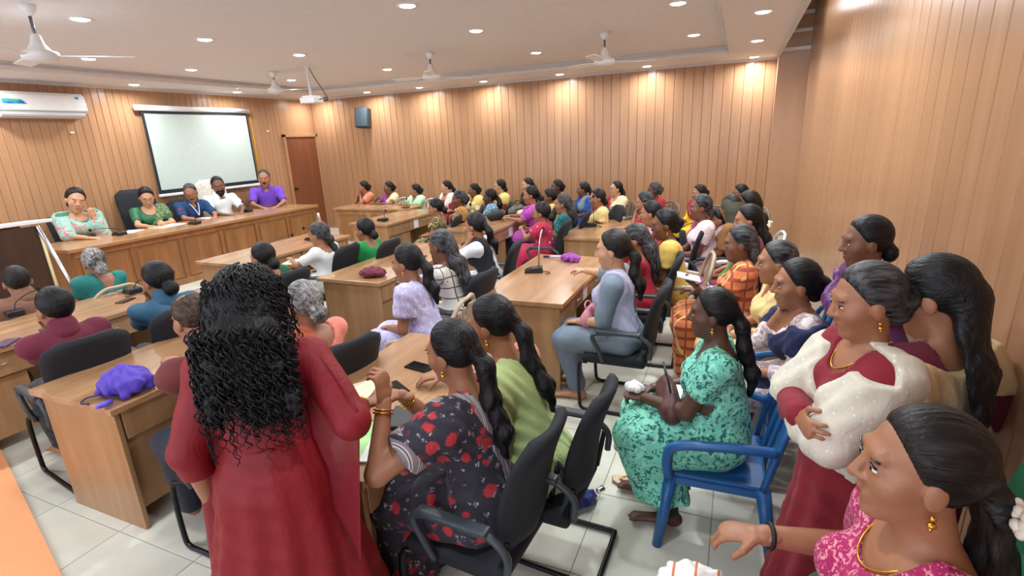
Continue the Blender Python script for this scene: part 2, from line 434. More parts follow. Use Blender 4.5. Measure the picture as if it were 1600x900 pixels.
# ------------------------------------------------------------------ people
TONES = {'l': (196, 146, 112), 'm': (160, 108, 78), 'd': (118, 76, 54), 'k': (88, 56, 42)}
EYE_W = lambda: plain('eye_white', (225, 215, 205), .3)
EYE_D = lambda: plain('eye_iris', (22, 14, 12), .25)
def lipmat(tone):
    c = TONES[tone]; return plain('lips_' + tone, (min(255, c[0] * .95), c[1] * .62, c[2] * .66), .4)
rng = random.Random(5)
PEOPLE = []
def person(who, more, px, con, face, cloth, hair='bun', hc='black', tone='m', arms=('lap', 'lap'), lean=4, head=(0, 4, 0), seat=.44, zb=0.0,
           fat=1.0, male=False, stand=False, chair='office', feet=True, group=None, extras=(), legs=0.0, smax=1.08, age='person', chair_label=None, open_=0.0, beard=None, big=None, thigh=.42):
    label = who + ' ' + more
    Hw = at(*px, **con)
    dep = float((Hw - CAM) @ _f)
    Hg = Hw - A3(0, 0, zb)
    la = math.radians(lean); up = A3(0, math.sin(la), math.cos(la)); fw = A3(0, math.cos(la), -math.sin(la))
    l2 = la * .55; up2 = A3(0, math.sin(l2), math.cos(l2)); X = A3(1, 0, 0)
    kz = .47 * up[2] + .155 * up2[2]
    hs = seat
    if stand: s = Hg[2] / (.88 + kz)
    else:
        s = (Hg[2] - hs - .10) / kz
        if not .80 < s < smax: s0 = min(max(s, .80), smax); hs += (s - s0) * kz; s = s0
    rz = math.radians(face) - math.pi / 2
    pel = A3(0, 0, .88 * s if stand else hs + .10)
    nb = pel + up * .47 * s; hd = nb + up2 * .155 * s + A3(0, .028 * s, 0)
    c_, s_ = math.cos(rz), math.sin(rz)
    org = A3(Hw[0] - (c_ * hd[0] - s_ * hd[1]), Hw[1] - (s_ * hd[0] + c_ * hd[1]), zb)
    R_ = np.array([[c_, -s_, 0], [s_, c_, 0], [0, 0, 1]])
    loc = lambda wpt: (np.asarray(wpt) - org) @ R_          # world -> local
    h = min(max(dep * .0046, .0085), .023); hh = min(max(dep * .0026, .0038), .0135); hf = min(max(dep * .0020, .0048), .0095)
    root = empty('person', tuple(org), rz, label, age, group)
    HR = rot3(*head) if head is not None else np.eye(3); hx, hy, hz = HR[:, 0], HR[:, 1], HR[:, 2]
    if big is None: big = 1.0 if dep < 2.7 else 1.16
    g = max(s, 1.0) * big; B = max(s, .95) * (.5 + .5 * fat) * (.45 + .55 * big)
    # --- skeleton
    sw = (.178 if male else .160) * max(s, .92) * (.8 + .2 * fat) * (.5 + .5 * big)
    shl = {+1: pel + up * .425 * s + X * sw, -1: pel + up * .425 * s - X * sw}
    elb, wri, hdir, pnorm, curl = {}, {}, {}, {}, {}
    for sd, a in ((+1, arms[1]), (-1, arms[0])):
        pole = A3(sd * .55, -.5, -.9); hd_ = None; pn = A3(0, 0, -1); cu = 30; T = None
        if isinstance(a, (tuple, list)) and isinstance(a[0], str): a, arg = a[0], a[1:]
        else: arg = ()
        if a == 'lap': T = A3(sd * .075, .29 * s + .03, (pel[2] + .10)); hd_ = A3(-sd * .5, .8, -.25); cu = 35
        elif a == 'knee': T = A3(sd * .11, .36 * s, pel[2] + .07); hd_ = A3(-sd * .1, 1, -.35); cu = 30
        elif a == 'desk': T = A3(sd * .13, .40 * s + .5 * math.sin(la), .815 - 0 * zb); hd_ = A3(-sd * .55, .8, -.05); cu = 30; pole = A3(sd * .8, -.2, -.6)
        elif a == 'clasp': T = A3(sd * .055, .36 * s + .3 * math.sin(la), .84); hd_ = A3(-sd * .65, .7, .1); pn = A3(-sd * .9, 0, -.3); cu = 55; pole = A3(sd * .8, -.1, -.7)
        elif a == 'chin': T = hd + hy * .055 * s - hz * .165 * s + X * sd * .045; hd_ = hz * .9 + hy * .25 - X * sd * .25; pn = -hy + X * -sd * .5; cu = 75; pole = A3(sd * .35, .3, -1)
        elif a == 'mouth': T = hd + hy * .125 * s - hz * .12 * s + X * sd * .03; hd_ = hz * .8 - hy * .3 - X * sd * .4; pn = -hy; cu = 60; pole = A3(sd * .4, .2, -1)
        elif a == 'cheek': T = hd + hx * sd * .085 * s - hz * .13 * s + hy * .045; hd_ = hz * .95 - hx * sd * .15; pn = -hx * sd; cu = 50; pole = A3(sd * .5, .4, -1)
        elif a == 'side': T = A3(sd * .25, .03, pel[2] - .06); hd_ = A3(0, .15, -1); pn = A3(-sd, 0, 0); cu = 25; pole = A3(sd * .4, -1, 0)
        elif a == 'cross': T = A3(-sd * .085, .20 + .02 * (sd > 0), pel[2] + .20 * s + .03 * sd); hd_ = A3(-sd, .0, .12); pn = A3(0, -1, 0); cu = 35; pole = A3(sd, .2, -.6)
        elif a == 'to':      # world target of the wrist, hand direction in world, palm, curl
            T = loc(arg[0]); hd_ = (np.asarray(arg[1], float) @ R_) if len(arg) > 1 and arg[1] is not None else None
            pn = (np.asarray(arg[2], float) @ R_) if len(arg) > 2 and arg[2] is not None else pn
            cu = arg[3] if len(arg) > 3 else 35
            if len(arg) > 4: pole = np.asarray(arg[4], float)
        elif a == 'loc': T = np.asarray(arg[0], float); hd_ = A3(*arg[1]); pn = A3(*arg[2]); cu = arg[3]
        e, w = ik(shl[sd], T, .275 * s, .245 * s, pole)
        elb[sd], wri[sd] = e, w; fd = unit(w - e)
        hdir[sd] = fd if hd_ is None else unit(unit(hd_) * .75 + fd * .25); pnorm[sd] = pn; curl[sd] = cu
    hip, kne, ank, toe = {}, {}, {}, {}
    for sd in (+1, -1):
        hip[sd] = pel + X * sd * .085 * s
        if stand:
            kne[sd] = A3(sd * .09, .02, .46 * s); ank[sd] = A3(sd * .09, -.02, .08); toe[sd] = A3(sd * .11, .15, .03)
        else:
            ky = thigh * s; kne[sd] = A3(sd * (.105 + open_), ky, hs + .055); ank[sd] = A3(sd * (.10 + open_ * .6), ky - .04 + legs + .05 * sd * (legs != 0), .085); toe[sd] = ank[sd] + A3(sd * .02, .16, -.05)
    # --- body volumes
    wst = pel + up * .17 * s; chs = pel + up * .33 * s
    fr = .72
    tor = [cone(pel - X * .05 * s, pel + X * .05 * s, .125 * B, .125 * B, .05, .85, fw), cone(pel, wst, .128 * B, .112 * B * fat, .06, fr + .08 * (fat > 1), fw),
           cone(wst, chs, .115 * B * fat, .132 * B, .06, fr, fw), cone(lerp(chs, shl[-1], .75) - up * .0, lerp(chs, shl[1], .75), .062 * s, .062 * s, .06), cone(shl[-1], shl[1], .047 * s, .047 * s, .04)]
    if not male: tor += [ell(chs + X * sd * .068 * s + fw * .085 * B - up * .02, (.062 * B, .058 * B, .062 * B), .05) for sd in (1, -1)]
    if fat > 1.05: tor.append(ell(wst + fw * .05 * B - up * .03, (.12 * B, .10 * B, .10 * B), .06))
    nk = [cone(nb - up * .03 - fw * .005, hd - hz * .055 * s - hy * .018 * s, .058 * s * (1.12 if male else 1), .048 * s * (1.15 if male else 1), .03)]
    def arm(sd, r=0.0, end=2.0):
        e, w = elb[sd], wri[sd]; f_ = .92 + .08 * fat
        out = [cone(shl[sd], lerp(shl[sd], e, min(end, 1)), .052 * s * f_ + r, (.052 + (.042 - .052) * min(end, 1)) * s * f_ + r, .03)]
        if end > 1: out.append(cone(e, lerp(e, w, end - 1), .041 * s * f_ + r, (.041 - .014 * (end - 1)) * s * f_ + r, .02))
        return out
    def leg(sd, r=0.0, end=2.0, r2=None):
        r2 = r if r2 is None else r2
        out = [cone(hip[sd], lerp(hip[sd], kne[sd], min(end, 1)), .088 * B + r, .062 * B + r2, .04)]
        if end > 1: out.append(cone(kne[sd], lerp(kne[sd], ank[sd], end - 1), .058 * B + r2, (.058 - .022 * (end - 1)) * B + r2, .03))
        return out
    foot = lambda sd: [cone(ank[sd] - A3(0, .03, .035), toe[sd] + A3(0, 0, 0), .036, .030, .02, .75, A3(0, 0, 1)), cone(ank[sd], ank[sd] - A3(0, .02, .04), .034, .036, .02)] + \
        [cone(toe[sd] + A3(.016 * (k - 2), .02 - .006 * abs(k - 1.5 + .5 * sd), -.004), toe[sd] + A3(.017 * (k - 2), .048 - .007 * abs(k - 1.5 + .5 * sd), -.008), .011, .009, .006) for k in range(5)]
    bp = [p for p in tor] + nk
    for sd in (1, -1): bp += arm(sd) + leg(sd) + (foot(sd) if feet else [])
    # --- head
    F = lambda x, y, z: hd + (hx * x + hy * y + hz * z) * g
    RT = HR.T
    ms = 1.06 if male else 1.0
    hp = [ell(F(0, -.012, .034), A3(.073, .091, .088) * g, .02, RT), ell(F(0, .022, -.036), A3(.057 * ms, .064, .080) * g, .03, RT), ell(F(0, .060, -.096), A3(.021 * ms, .017, .016) * g, .03, RT),
          cone(F(-.03, .074, .034), F(.03, .074, .034), .013 * g, .013 * g, .02), cone(F(0, .084, .022), F(0, .102, -.020), .0075 * g, .0115 * g, .012),
          ell(F(.012, .090, -.023), A3(.0085, .010, .007) * g, .008, RT), ell(F(-.012, .090, -.023), A3(.0085, .010, .007) * g, .008, RT),
          cone(F(-.015, .078, -.052), F(.015, .078, -.052), .0085 * g, .0085 * g, .012), cone(F(-.013, .076, -.063), F(.013, .076, -.063), .0085 * g, .0085 * g, .012)]
    for sd in (1, -1):
        hp += [ell(F(sd * .038, .052, -.018), A3(.024, .026, .026) * g, .03, RT), ell(F(sd * .074, -.004, -.004), A3(.010, .019, .031) * g, .008, RT),
               ell(F(sd * .030, .0745, .008), A3(.015, .010, .010) * g, .008, RT)]
    hp += nk
    parts = [(surface(hp, hh), 0), (surface(bp, h * 1.35), 0)]
    for sd in (1, -1):
        parts.append((hand(wri[sd], hdir[sd], pnorm[sd], sd if True else 1, curl[sd], s * (1.08 if male else 1), hf), 0))
        parts += [(blob(F(sd * .0305, .0805, .0085), A3(.0135, .0062, .0058) * g, RT), 1), (blob(F(sd * .030, .0850, .0085), A3(.0054, .003, .0055) * g, RT), 2)]
        if dep < 5: parts.append((blob(F(sd * .0305, .0830, .0142), A3(.0148, .0052, .0014) * g, RT), 2))
        br = rot3(0, 0, -sd * 9).T
        parts.append((blob(F(sd * .034, .0825, .0275), A3(.0175, .0065, .0021) * g, br @ RT), 2))
    parts += [(blob(F(0, .0855, -.0525), A3(.0205, .0060, .0042) * g, RT), 3), (blob(F(0, .0830, -.0615), A3(.0175, .0065, .0052) * g, RT), 3)]
    V, Q, Mi = joined(parts)
    link('body', np_mesh('body', V, Q, Mi), [skin(TONES[tone]), EYE_W(), EYE_D(), lipmat(tone)], root)
    # --- hair
    if hair:
        hm = hairmat(hc)
        th = .0 if hair in ('short', 'bald') else .004
        Pn = F(0, .060 if not male else .052, .094 if not male else .092); nn = hy * .83 - hz * .555
        hp = [ell(F(0, -.017, .037), A3(.079 + th, .096 + th, .095 + th) * g, .02, RT)]
        low = -.095 if hair in ('short', 'bald') else -.085
        if hair == 'bun': hp += [ell(F(0, -.122, .000), A3(.043, .034, .040) * g, .02, RT), ell(F(0, -.08, -.04), A3(.055, .045, .045) * g, .03, RT)]
        if hair == 'low': hp += [ell(F(0, -.100, -.055), A3(.048, .036, .046) * g, .02, RT)]; low = -.11
        tail = None
        bk = pel + up * .36 * g - fw * (.125 * B)
        if hair == 'pony': tail = [(F(0, -.112, .004), .026), (F(0, -.135, -.055), .036), (nb - fw * .120 - up * .02, .038), (bk - up * .04 - fw * .02, .036), (bk - up * .15 - fw * .01, .014)]
        if hair == 'braid': tail = [(F(0, -.10, -.03), .034), (nb - fw * .10, .030), (bk - fw * .012, .028), (bk - up * .12 - fw * .008, .024), (bk - up * .24, .012)]
        if hair == 'long': tail = [(F(0, -.09, -.02), .062), (nb - fw * .085 + up * .02, .062), (bk + up * .02 - fw * .0, .066), (bk - up * .11 - fw * .01, .058), (bk - up * .24, .030)]; low = -.13
        if tail:
            q = .62 if hair == 'long' else .85
            for (a, ra), (b, rb) in zip(tail, tail[1:]): hp.append(cone(a, b, ra * g, rb * g, .03, q, fw))
        if beard: hp += []
        wavy = hair in ('pony', 'long'); ph = rng.uniform(0, 6)
        def wob(x, y, z):
            lz_ = (x - hd[0]) * hz[0] + (y - hd[1]) * hz[1] + (z - hd[2]) * hz[2] - .035; lx_ = (x - hd[0]) * hx[0] + (y - hd[1]) * hx[1] + (z - hd[2]) * hx[2]
            a = .0013 * np.sin(np.arctan2(lz_, lx_ + 1e-6) * 46 + ph + np.sin(y * 40)) + .0012 * np.sin(x * 230 + ph) * (z < hd[2] - .06)
            if wavy: a = a + .0042 * np.clip((hd[2] - .05 - z) * 8, 0, 1) * np.sin(z * 70 + np.sin(x * 90) * 2 + y * 30 + ph)
            return a
        def cut(D, x, y, z, bald=(hair == 'bald')):
            rx, ry, rz_ = x - Pn[0], y - Pn[1], z - Pn[2]
            pl = rx * nn[0] + ry * nn[1] + rz_ * nn[2]
            lx = (x - hd[0]) * hx[0] + (y - hd[1]) * hx[1] + (z - hd[2]) * hx[2]
            pl = pl - 1.6 * lx * lx / g - .006
            far_ = (x - hd[0]) * hy[0] + (y - hd[1]) * hy[1] + (z - hd[2]) * hy[2]
            pf = np.where(far_ > -.07 * g, pl, -.05)
            D = np.maximum(D + .011 * g * np.clip(1 + pf / (.030 * g), 0, 1) ** 2, pf)
            lz = (x - hd[0]) * hz[0] + (y - hd[1]) * hz[1] + (z - hd[2]) * hz[2]
            if tail is None: D = np.maximum(D, low * g - lz)
            if bald: D = np.maximum(D, .052 * g - np.sqrt((far_ + .0 * g) ** 2 + lx ** 2 + ((lz - .13 * g) * 1.0) ** 2))

            return D
        if hair != 'curly':
            V, Q = surface(hp, hh * 1.18, 0, cut, wob)
            fz = V[Q].mean(1)[:, 2] if len(V) else []
            link('hair', np_mesh('hair', V, Q, (np.asarray(fz) < hd[2] - .07) * 1), [hm, hairmat(hc, True)], root)
        if beard:
            V, Q = surface([ell(F(0, .026, -.046), A3(.0605, .068, .080) * g, .02, RT), ell(F(0, .060, -.094), A3(.025, .022, .022) * g, .02, RT)], hh, 0,
                lambda D, x, y, z: np.maximum(np.maximum(D, ((z - hd[2]) + .018 * g)), np.maximum(.013 * g - np.sqrt(((x - F(0, .1, -.057)[0]) / 1.7) ** 2 + (y - F(0, .09, -.057)[1]) ** 2 + (z - F(0, .1, -.057)[2]) ** 2), (hd[1] - .0 - y) * 1)))
            if beard == 'full': link('beard', np_mesh('beard', V, Q), hairmat('black'), root)
            mb = [cone(F(-.022, .082, -.046), F(0, .090, -.040), .006 * g, .009 * g, .006), cone(F(.022, .082, -.046), F(0, .090, -.040), .006 * g, .009 * g, .006)]
            V, Q = surface(mb, hh * .7); link('moustache', np_mesh('moustache', V, Q), hairmat('dark' if beard != 'full' else 'black'), root)
    # --- clothes
    phs = [rng.uniform(0, 6) for _ in range(4)]
    def folds(amp, f=30.0):
        return lambda x, y, z: amp * (np.sin(x * f + z * f * .45 + phs[0]) * np.sin(y * f * .8 - z * f * .3 + phs[1]) + .6 * np.sin(z * f * 1.1 + x * f * .7 + phs[2] + np.sin(y * 20)))
    def pleats(fn):
        cx_, cy_ = 0.0, (ank[1][1] + ank[-1][1]) / 2
        return lambda x, y, z: fn(x, y, z) + .013 * np.clip((.48 - z) / .3, 0, 1) * np.sin(np.arctan2(y - cy_, x - cx_ + 1e-6) * 10 + phs[3])
    def tcoord(x, y, z):
        return x + 0 * z, (y - pel[1]) * fw[1] + (z - pel[2]) * fw[2], (y - pel[1]) * up[1] + (z - pel[2]) * up[2]
    def neckcut(depth=.085, back=.06, wd=1.0):
        c1 = nb + fw * .05 + up * .0; c2 = nb - fw * .03
        def f(D, x, y, z):
            u, v, w = tcoord(x, y, z); wn = .47 * s
            e1 = np.sqrt((u / (.082 * g * wd)) ** 2 + ((v - .05) / (.10)) ** 2 + ((w - wn) / depth) ** 2) - 1
            e2 = np.sqrt((u / (.080 * g * wd)) ** 2 + ((v + .05) / (.10)) ** 2 + ((w - wn) / back) ** 2) - 1
            return np.maximum(D, -np.minimum(e1, e2) * .06)
        return f
    def cuffs(end, fn=None, sides=(1, -1)):
        ends = []
        for sd in sides:
            a_, b_ = (shl[sd], elb[sd]) if end <= 1 else (elb[sd], wri[sd]); t_e = end if end <= 1 else end - 1
            ends.append((lerp(a_, b_, t_e), unit(b_ - a_)))
        def f(D, x, y, z):
            if fn is not None: D = fn(D, x, y, z)
            for e, d_ in ends:
                t = (x - e[0]) * d_[0] + (y - e[1]) * d_[1] + (z - e[2]) * d_[2]
                r2_ = (x - e[0]) ** 2 + (y - e[1]) ** 2 + (z - e[2]) ** 2 - t * t
                cyl = np.maximum(np.maximum(np.sqrt(np.maximum(r2_, 0)) - .085 * B, -t), t - .075)
                D = np.maximum(D, -cyl)
            return D
        return f
    ct = cloth[0]
    def put(name, prims, mat, off=0.0, cut=None, wob=None, hk=1.0, lab=None):
        V, Q = surface(prims, h * hk, off, cut, wob)
        if len(V):
            o = link(name, np_mesh(name, V, Q), mat, root)
            if lab: o['label'] = lab
            return o
    mid = lambda sd_a, sd_b: (sd_a + sd_b) / 2
    def skirt(r, hem, flare=0.0):
        out = list(tor[:2])
        for sd in (1, -1): out += leg(sd, r, 2.0, r + flare)
        mk, mh, ma = mid(kne[1], kne[-1]), pel, mid(ank[1], ank[-1])
        out += [cone(mh, mk, .085 * B + r, .055 * B + r, .06), cone(mk, ma, .06 * B + r, .055 * B + r + flare, .06)]
        return out
    hemcut = lambda zc: (lambda D, x, y, z: np.maximum(D, zc - z + 0 * x))
    if ct == 'gown':
        tm, sl, fl = cloth[1], cloth[2], cloth[3]
        put('bodice', tor + arm(1, .006, sl) + arm(-1, .006, sl), tm, .012, (lambda nc: (lambda D, x, y, z: np.maximum(nc(D, x, y, z), pel[2] + .06 - z)))(neckcut(.10, .12)), folds(.003))
        def flare(x, y, z):
            a = np.arctan2(y - pel[1], x - pel[0] + 1e-6); k_ = np.clip((wst[2] - z) / .7, 0, 1)
            return .018 * k_ * np.sin(a * 11 + phs[0] + np.sin(z * 6)) + .002 * np.sin(z * 70 + x * 20)
        put('skirt', [cone(wst + up * .0, pel, .118 * B * fat, .168 * B, .05, .82, fw), cone(pel, A3(0, .02, .05), .168 * B, fl, .05, .86, fw)], tm, .012, lambda D, x, y, z: np.maximum(np.maximum(D, .04 - z), z - wst[2] - .01), flare)
        V, Q = surface([cone(wst - X * .0, wst + up * .012, .121 * B * fat, .121 * B * fat, .01, .82, fw)], h * .8, .013, lambda D, x, y, z: np.maximum(D, np.abs(z - wst[2]) - .012)); link('waist_seam', np_mesh('waist_seam', V, Q), tm, root)
        if len(cloth) > 4:
            dm, top = cloth[4], .47 * s
            def shw(D, x, y, z):
                u, v, w = tcoord(x, y, z)
                tl = np.where(v > .02, top - .03 - .15 * np.clip(1 - np.abs(u + .01) / (.115 * s), 0, 1), top + .10)
                bl = np.where(v > .0, .115 + .10 * np.clip((u + .02) / .2, -1, 1), .10)
                return np.maximum(D, np.maximum(w - tl, bl - w))
            put('shawl', tor + arm(1, .016, .98) + arm(-1, .016, 1.45), dm, .024, shw, lambda x, y, z: .0035 * np.sin((x * .9 + z * .5) * 90 + phs[1]) + folds(.0035, 22)(x, y, z), .85)
    elif ct == 'saree':
        bm, smat = cloth[1], cloth[2]; sl = cloth[3] if len(cloth) > 3 else .62
        put('blouse', tor + arm(1, .004, sl) + arm(-1, .004, sl), bm, .011, cuffs(sl, neckcut(.10, .13)))
        sk = [cone(pel, wst + up * .02, .135 * B, .120 * B * fat, .06, .80, fw)] + skirt(.022, .04, .03)
        put('saree_skirt', sk, smat, .006, hemcut(.035), pleats(folds(.006, 34)), 1.3)
        top = .47 * s; sd_ = unit(elb[-1] - shl[-1])
        lo_f = cloth[4] if len(cloth) > 4 else .0
        def pal(D, x, y, z):
            u, v, w = tcoord(x, y, z)
            ed = np.where(v > -.01, .055 - lo_f + (-.62) * (top - .06 - w) * 1.0, .035 - .25 * (top - w))
            ed = np.clip(ed, -.35, .2)
            # worn over the left shoulder (-x)
            D = np.maximum(D, (u + ed) if True else D)
            c = np.sqrt((u / (.070 * s)) ** 2 + ((v - .02) / .09) ** 2 + ((w - top - .02) / .075) ** 2) - 1
            return np.maximum(np.maximum(D, -c * .06), .02 - w)
        if len(cloth) > 5:
            def pal2(D, x, y, z):
                u, v, w = tcoord(x, y, z)
                ed = np.clip(np.where(v > -.01, .055 - lo_f + (-.62) * (top - .06 - w), .035 - .25 * (top - w)), -.35, .2)
                return np.maximum(pal(D, x, y, z), -.055 - (u + ed))
            put('saree_border', tor + arm(-1, .010, .62), cloth[5], .0285, cuffs(.62, pal2, (-1,)))
            put('arm_border', arm(-1, .010, .62), cloth[5], .030, cuffs(.62, lambda D, x, y, z: np.maximum(D, .125 - ((x - shl[-1][0]) * sd_[0] + (y - shl[-1][1]) * sd_[1] + (z - shl[-1][2]) * sd_[2])), (-1,)))
        put('saree_drape', tor + arm(-1, .010, .62), smat, .026, cuffs(.62, pal, (-1,)), lambda x, y, z: .0045 * np.sin((x * .8 + z * .55) * 120 + phs[0] + np.sin(y * 25)) + folds(.003)(x, y, z))
    elif ct in ('kurta', 'shirt', 'dress'):
        tm, pm = cloth[1], cloth[2]; sl = cloth[3] if len(cloth) > 3 else (.8 if ct == 'shirt' else 1.2)
        pr = tor + arm(1, .006, sl) + arm(-1, .006, sl)
        if ct == 'kurta':
            kk = .95
            for sd in (1, -1): pr = pr + leg(sd, .020, kk)
            pr = pr + [cone(pel, mid(kne[1], kne[-1]), .09 * B, .06 * B, .06)]
            put('kurta', pr, tm, .013, cuffs(sl, neckcut(.10, .07)), folds(.006))
        elif ct == 'dress':
            hem_ = .20
            put('leggings', leg(1, .006, 1.95) + leg(-1, .006, 1.95), fabric((24, 40, 44)), .004)
            put('dress', pr + skirt(.030, .12, .045), tm, .013, (lambda nc: (lambda D, x, y, z: np.maximum(nc(D, x, y, z), hem_ - z)))(cuffs(sl, neckcut(.10, .08))), pleats(folds(.006)))
        else:
            pr = pr + [cone(pel - up * .02, pel + up * .1, .135 * B, .13 * B, .05, .8, fw)]
            put('shirt', pr, tm, .014, cuffs(sl, neckcut(.060, .030, .62)), folds(.006))
            # collar
            cl_ = [cone(nb + up * .000 - fw * .012, nb + up * .030 * g - fw * .010, .074 * g, .066 * g, .01)]
            for sd in (1, -1): cl_.append(cone(nb + X * sd * .050 * g + up * .012 + fw * .05, nb + X * sd * .042 * g - up * .045 + fw * .098 * g, .016, .010, .02))
            V, Q = surface(cl_, min(h * .7, .010), 0, lambda D, x, y, z: np.maximum(D, np.where((y - nb[1] > .03) & (np.abs(x) < .016 + (z - nb[2] + .06) * .25), .02, -.05)))
            link('collar', np_mesh('collar', V, Q), tm, root)
        if pm is not None and ct != 'dress':
            lp = []
            for sd in (1, -1): lp += leg(sd, .014, 1.9, .018)
            put('trousers', lp + [tor[0]], pm, .006, hemcut(.09), folds(.004), 1.5)
        if len(cloth) > 4 and cloth[4] is not None:
            dm, dt = cloth[4], cloth[5]; top = .47 * s
            def dup(D, x, y, z):
                u, v, w = tcoord(x, y, z)
                if dt == 'u':
                    tl = np.where(v > 0, top - .02 - .11 * np.clip(1 - (u / (.15 * s)) ** 2, 0, 1), top - .005 - .05 * np.clip(1 - (u / (.15 * s)) ** 2, 0, 1))
                    bl = tl - np.where(v > 0, .15, .16)
                    D = np.maximum(D, np.maximum(w - tl, bl - w))
                elif dt == 'side': D = np.maximum(np.maximum(D, np.abs(u + .105 * s) - .062), .05 - w)
                elif dt == 'right': D = np.maximum(np.maximum(D, np.abs(u - .105 * s) - .062), .05 - w)
                elif dt == 'both': D = np.maximum(np.maximum(D, .052 - np.abs(u) + 0 * w), .10 - w)
                elif dt == 'shawl':
                    tl = np.where(v > 0, top + .0 - .10 * np.clip(1 - (u / (.12 * s)) ** 2, 0, 1), top + .06)
                    D = np.maximum(D, np.maximum(w - tl, .10 - w))
                return D
            ext = arm(1, .014, .5) + arm(-1, .014, .5) if dt in ('u', 'shawl') else arm(-1 if dt != 'right' else 1, .010, .25) + (arm(1, .01, .25) if dt == 'both' else [])
            if dt == 'shawl': ext = arm(1, .014, 1.0) + arm(-1, .014, 1.55)
            put('dupatta' if dt != 'shawl' else 'shawl', tor + ext, dm, .029, dup, lambda x, y, z: .004 * np.sin((x * .9 + z * .5) * 110 + phs[1]) + folds(.003)(x, y, z))
    J = dict(root=root, org=org, rz=rz, s=s, hd=hd, F=F, HR=HR, wri=wri, elb=elb, shl=shl, nb=nb, pel=pel, up=up, fw=fw, hs=hs, zb=zb, kne=kne, ank=ank, toe=toe, hdir=hdir, B=B, dep=dep, label=label, h=h)
    for ex in extras:
        k, *ag = ex if isinstance(ex, tuple) else (ex,)
        if k == 'specs':
            m = MB()
            for sd in (1, -1):
                m.ring(F(sd * .033, .098, .006), hy, .023 * g, .0013 * g, 14, 5, .85)
                m.tube([F(sd * .056, .094, .012), F(sd * .079, .05, .012), F(sd * .081, -.01, .008)], .0018 * g, 5)
            m.tube([F(-.011, .10, .01), F(.011, .10, .01)], .0018 * g, 5)
            m.build('spectacles', plain('spectacle_frame', (70, 60, 56), .3), root, smooth=True)
        elif k == 'earring':
            for sd in (1, -1):
                m = MB(); m.ell(F(sd * .084, -.002, -.042), (.0065, .0065, .0065)); m.ell(F(sd * .085, -.002, -.055), (.009, .009, .007)); m.ell(F(sd * .085, -.002, -.065), (.004, .004, .005))
                m.build('earring', plain('gold', (214, 164, 70), .25, 1.0), root, smooth=True)
        elif k == 'bangle':
            for sd in ag[0]:
                d_ = unit(wri[sd] - elb[sd]); m = MB()
                for q in range(ag[1] if len(ag) > 1 else 1): m.ring(wri[sd] - d_ * (.03 + .012 * q), d_, .034 * s, .0035)
                m.build('bangle', plain('gold', (214, 164, 70), .25, 1.0), root, smooth=True)
        elif k == 'watch':
            sd = ag[0]; d_ = unit(wri[sd] - elb[sd]); m = MB(); m.ring(wri[sd] - d_ * .02, d_, .032 * s, .007); m.build('wrist_watch', plain(*ag[1:]) if len(ag) > 1 else plain('watch', (40, 40, 42), .4), root, smooth=True)
        elif k == 'chain':
            m = MB(); P_ = []
            for i in range(21):
                a = math.pi * (i / 20); x_ = math.cos(a) * .075 * s; dd = math.sin(a)
                P_.append(nb + X * x_ + up * (.012 - .085 * dd) + fw * (-.01 + .115 * dd ** .6) * s)
            m.tube(P_, .0028, 6).build('necklace', plain('gold', (214, 164, 70), .25, 1.0), root, smooth=True)
        elif k == 'bindi':
            m = MB(); m.ell(F(0, .0865, .036), (.0045, .003, .0045)); m.build('bindi', plain('bindi', ag[0] if ag else (120, 10, 20), .5), root, smooth=True)
        elif k == 'flower':
            m = MB(); r2 = random.Random(3)
            for q in range(16): m.ell(F(-.035 + r2.uniform(-.03, .025), -.150 + r2.uniform(-.015, .012), -.045 + r2.uniform(-.024, .024)), (.012, .010, .012), 7, 5)
            m.build('hair_flower', plain('jasmine', (240, 225, 205), .7), root, smooth=True)
    if not stand and chair: place_chair(chair, J, chair_label or who, px)
    PEOPLE.append(J)
    return J
# ------------------------------------------------------------------ the room
RW, RY, CZ, TZ, SLAB = 9.75, -10.9, 3.0, 3.10, 3.75
PILX = 9.33; PLAT = .12
M_wallb = plain('wall_backing', (140, 100, 70), .7)
M_plank = wood('wall_laminate', (184, 140, 104), (168, 124, 88), (9, 9, .55), .30, .06, .25)
M_plain = wood('pillar_laminate', (190, 150, 116), (180, 138, 104), (4, 4, .5), .28, .03, .3)
M_ceil = plain('ceiling_paint', (226, 222, 220), .75)
M_white = plain('white_gloss', (236, 236, 236), .35)
M_grout = plain('tile_joint', (150, 148, 136), .8)
t_ = NT('floor_tile'); n_ = t_.noise(t_.coord(), 2.2, 5, .6, .8)
t_.l(t_.ramp(n_, [(.3, lin((206, 204, 188))), (.7, lin((224, 222, 208)))]), t_.b.inputs['Base Color']); t_.b.inputs['Roughness'].default_value = .16; M_tile = t_.m
M_desk = wood('desk_laminate', (188, 148, 108), (144, 102, 68), (7, .8, 7), .26, .05, .25)
M_deskv = wood('desk_panel_laminate', (180, 142, 102), (146, 106, 70), (7, 7, .7), .35, .05, .1)
M_dais = wood('dais_laminate', (166, 120, 76), (130, 88, 52), (6, 6, .8), .32, .06, .2)
M_daist = wood('dais_top_laminate', (182, 136, 94), (152, 108, 70), (6, .8, 6), .25, .03, .25)
M_door = wood('door_laminate', (138, 82, 54), (116, 66, 42), (8, 8, .7), .4, .03, .1)
M_steel = plain('chrome', (200, 200, 205), .22, 1.0)
M_black = plain('black_plastic', (22, 23, 26), .4)
M_armp = plain('dark_grey_plastic', (52, 60, 66), .42)

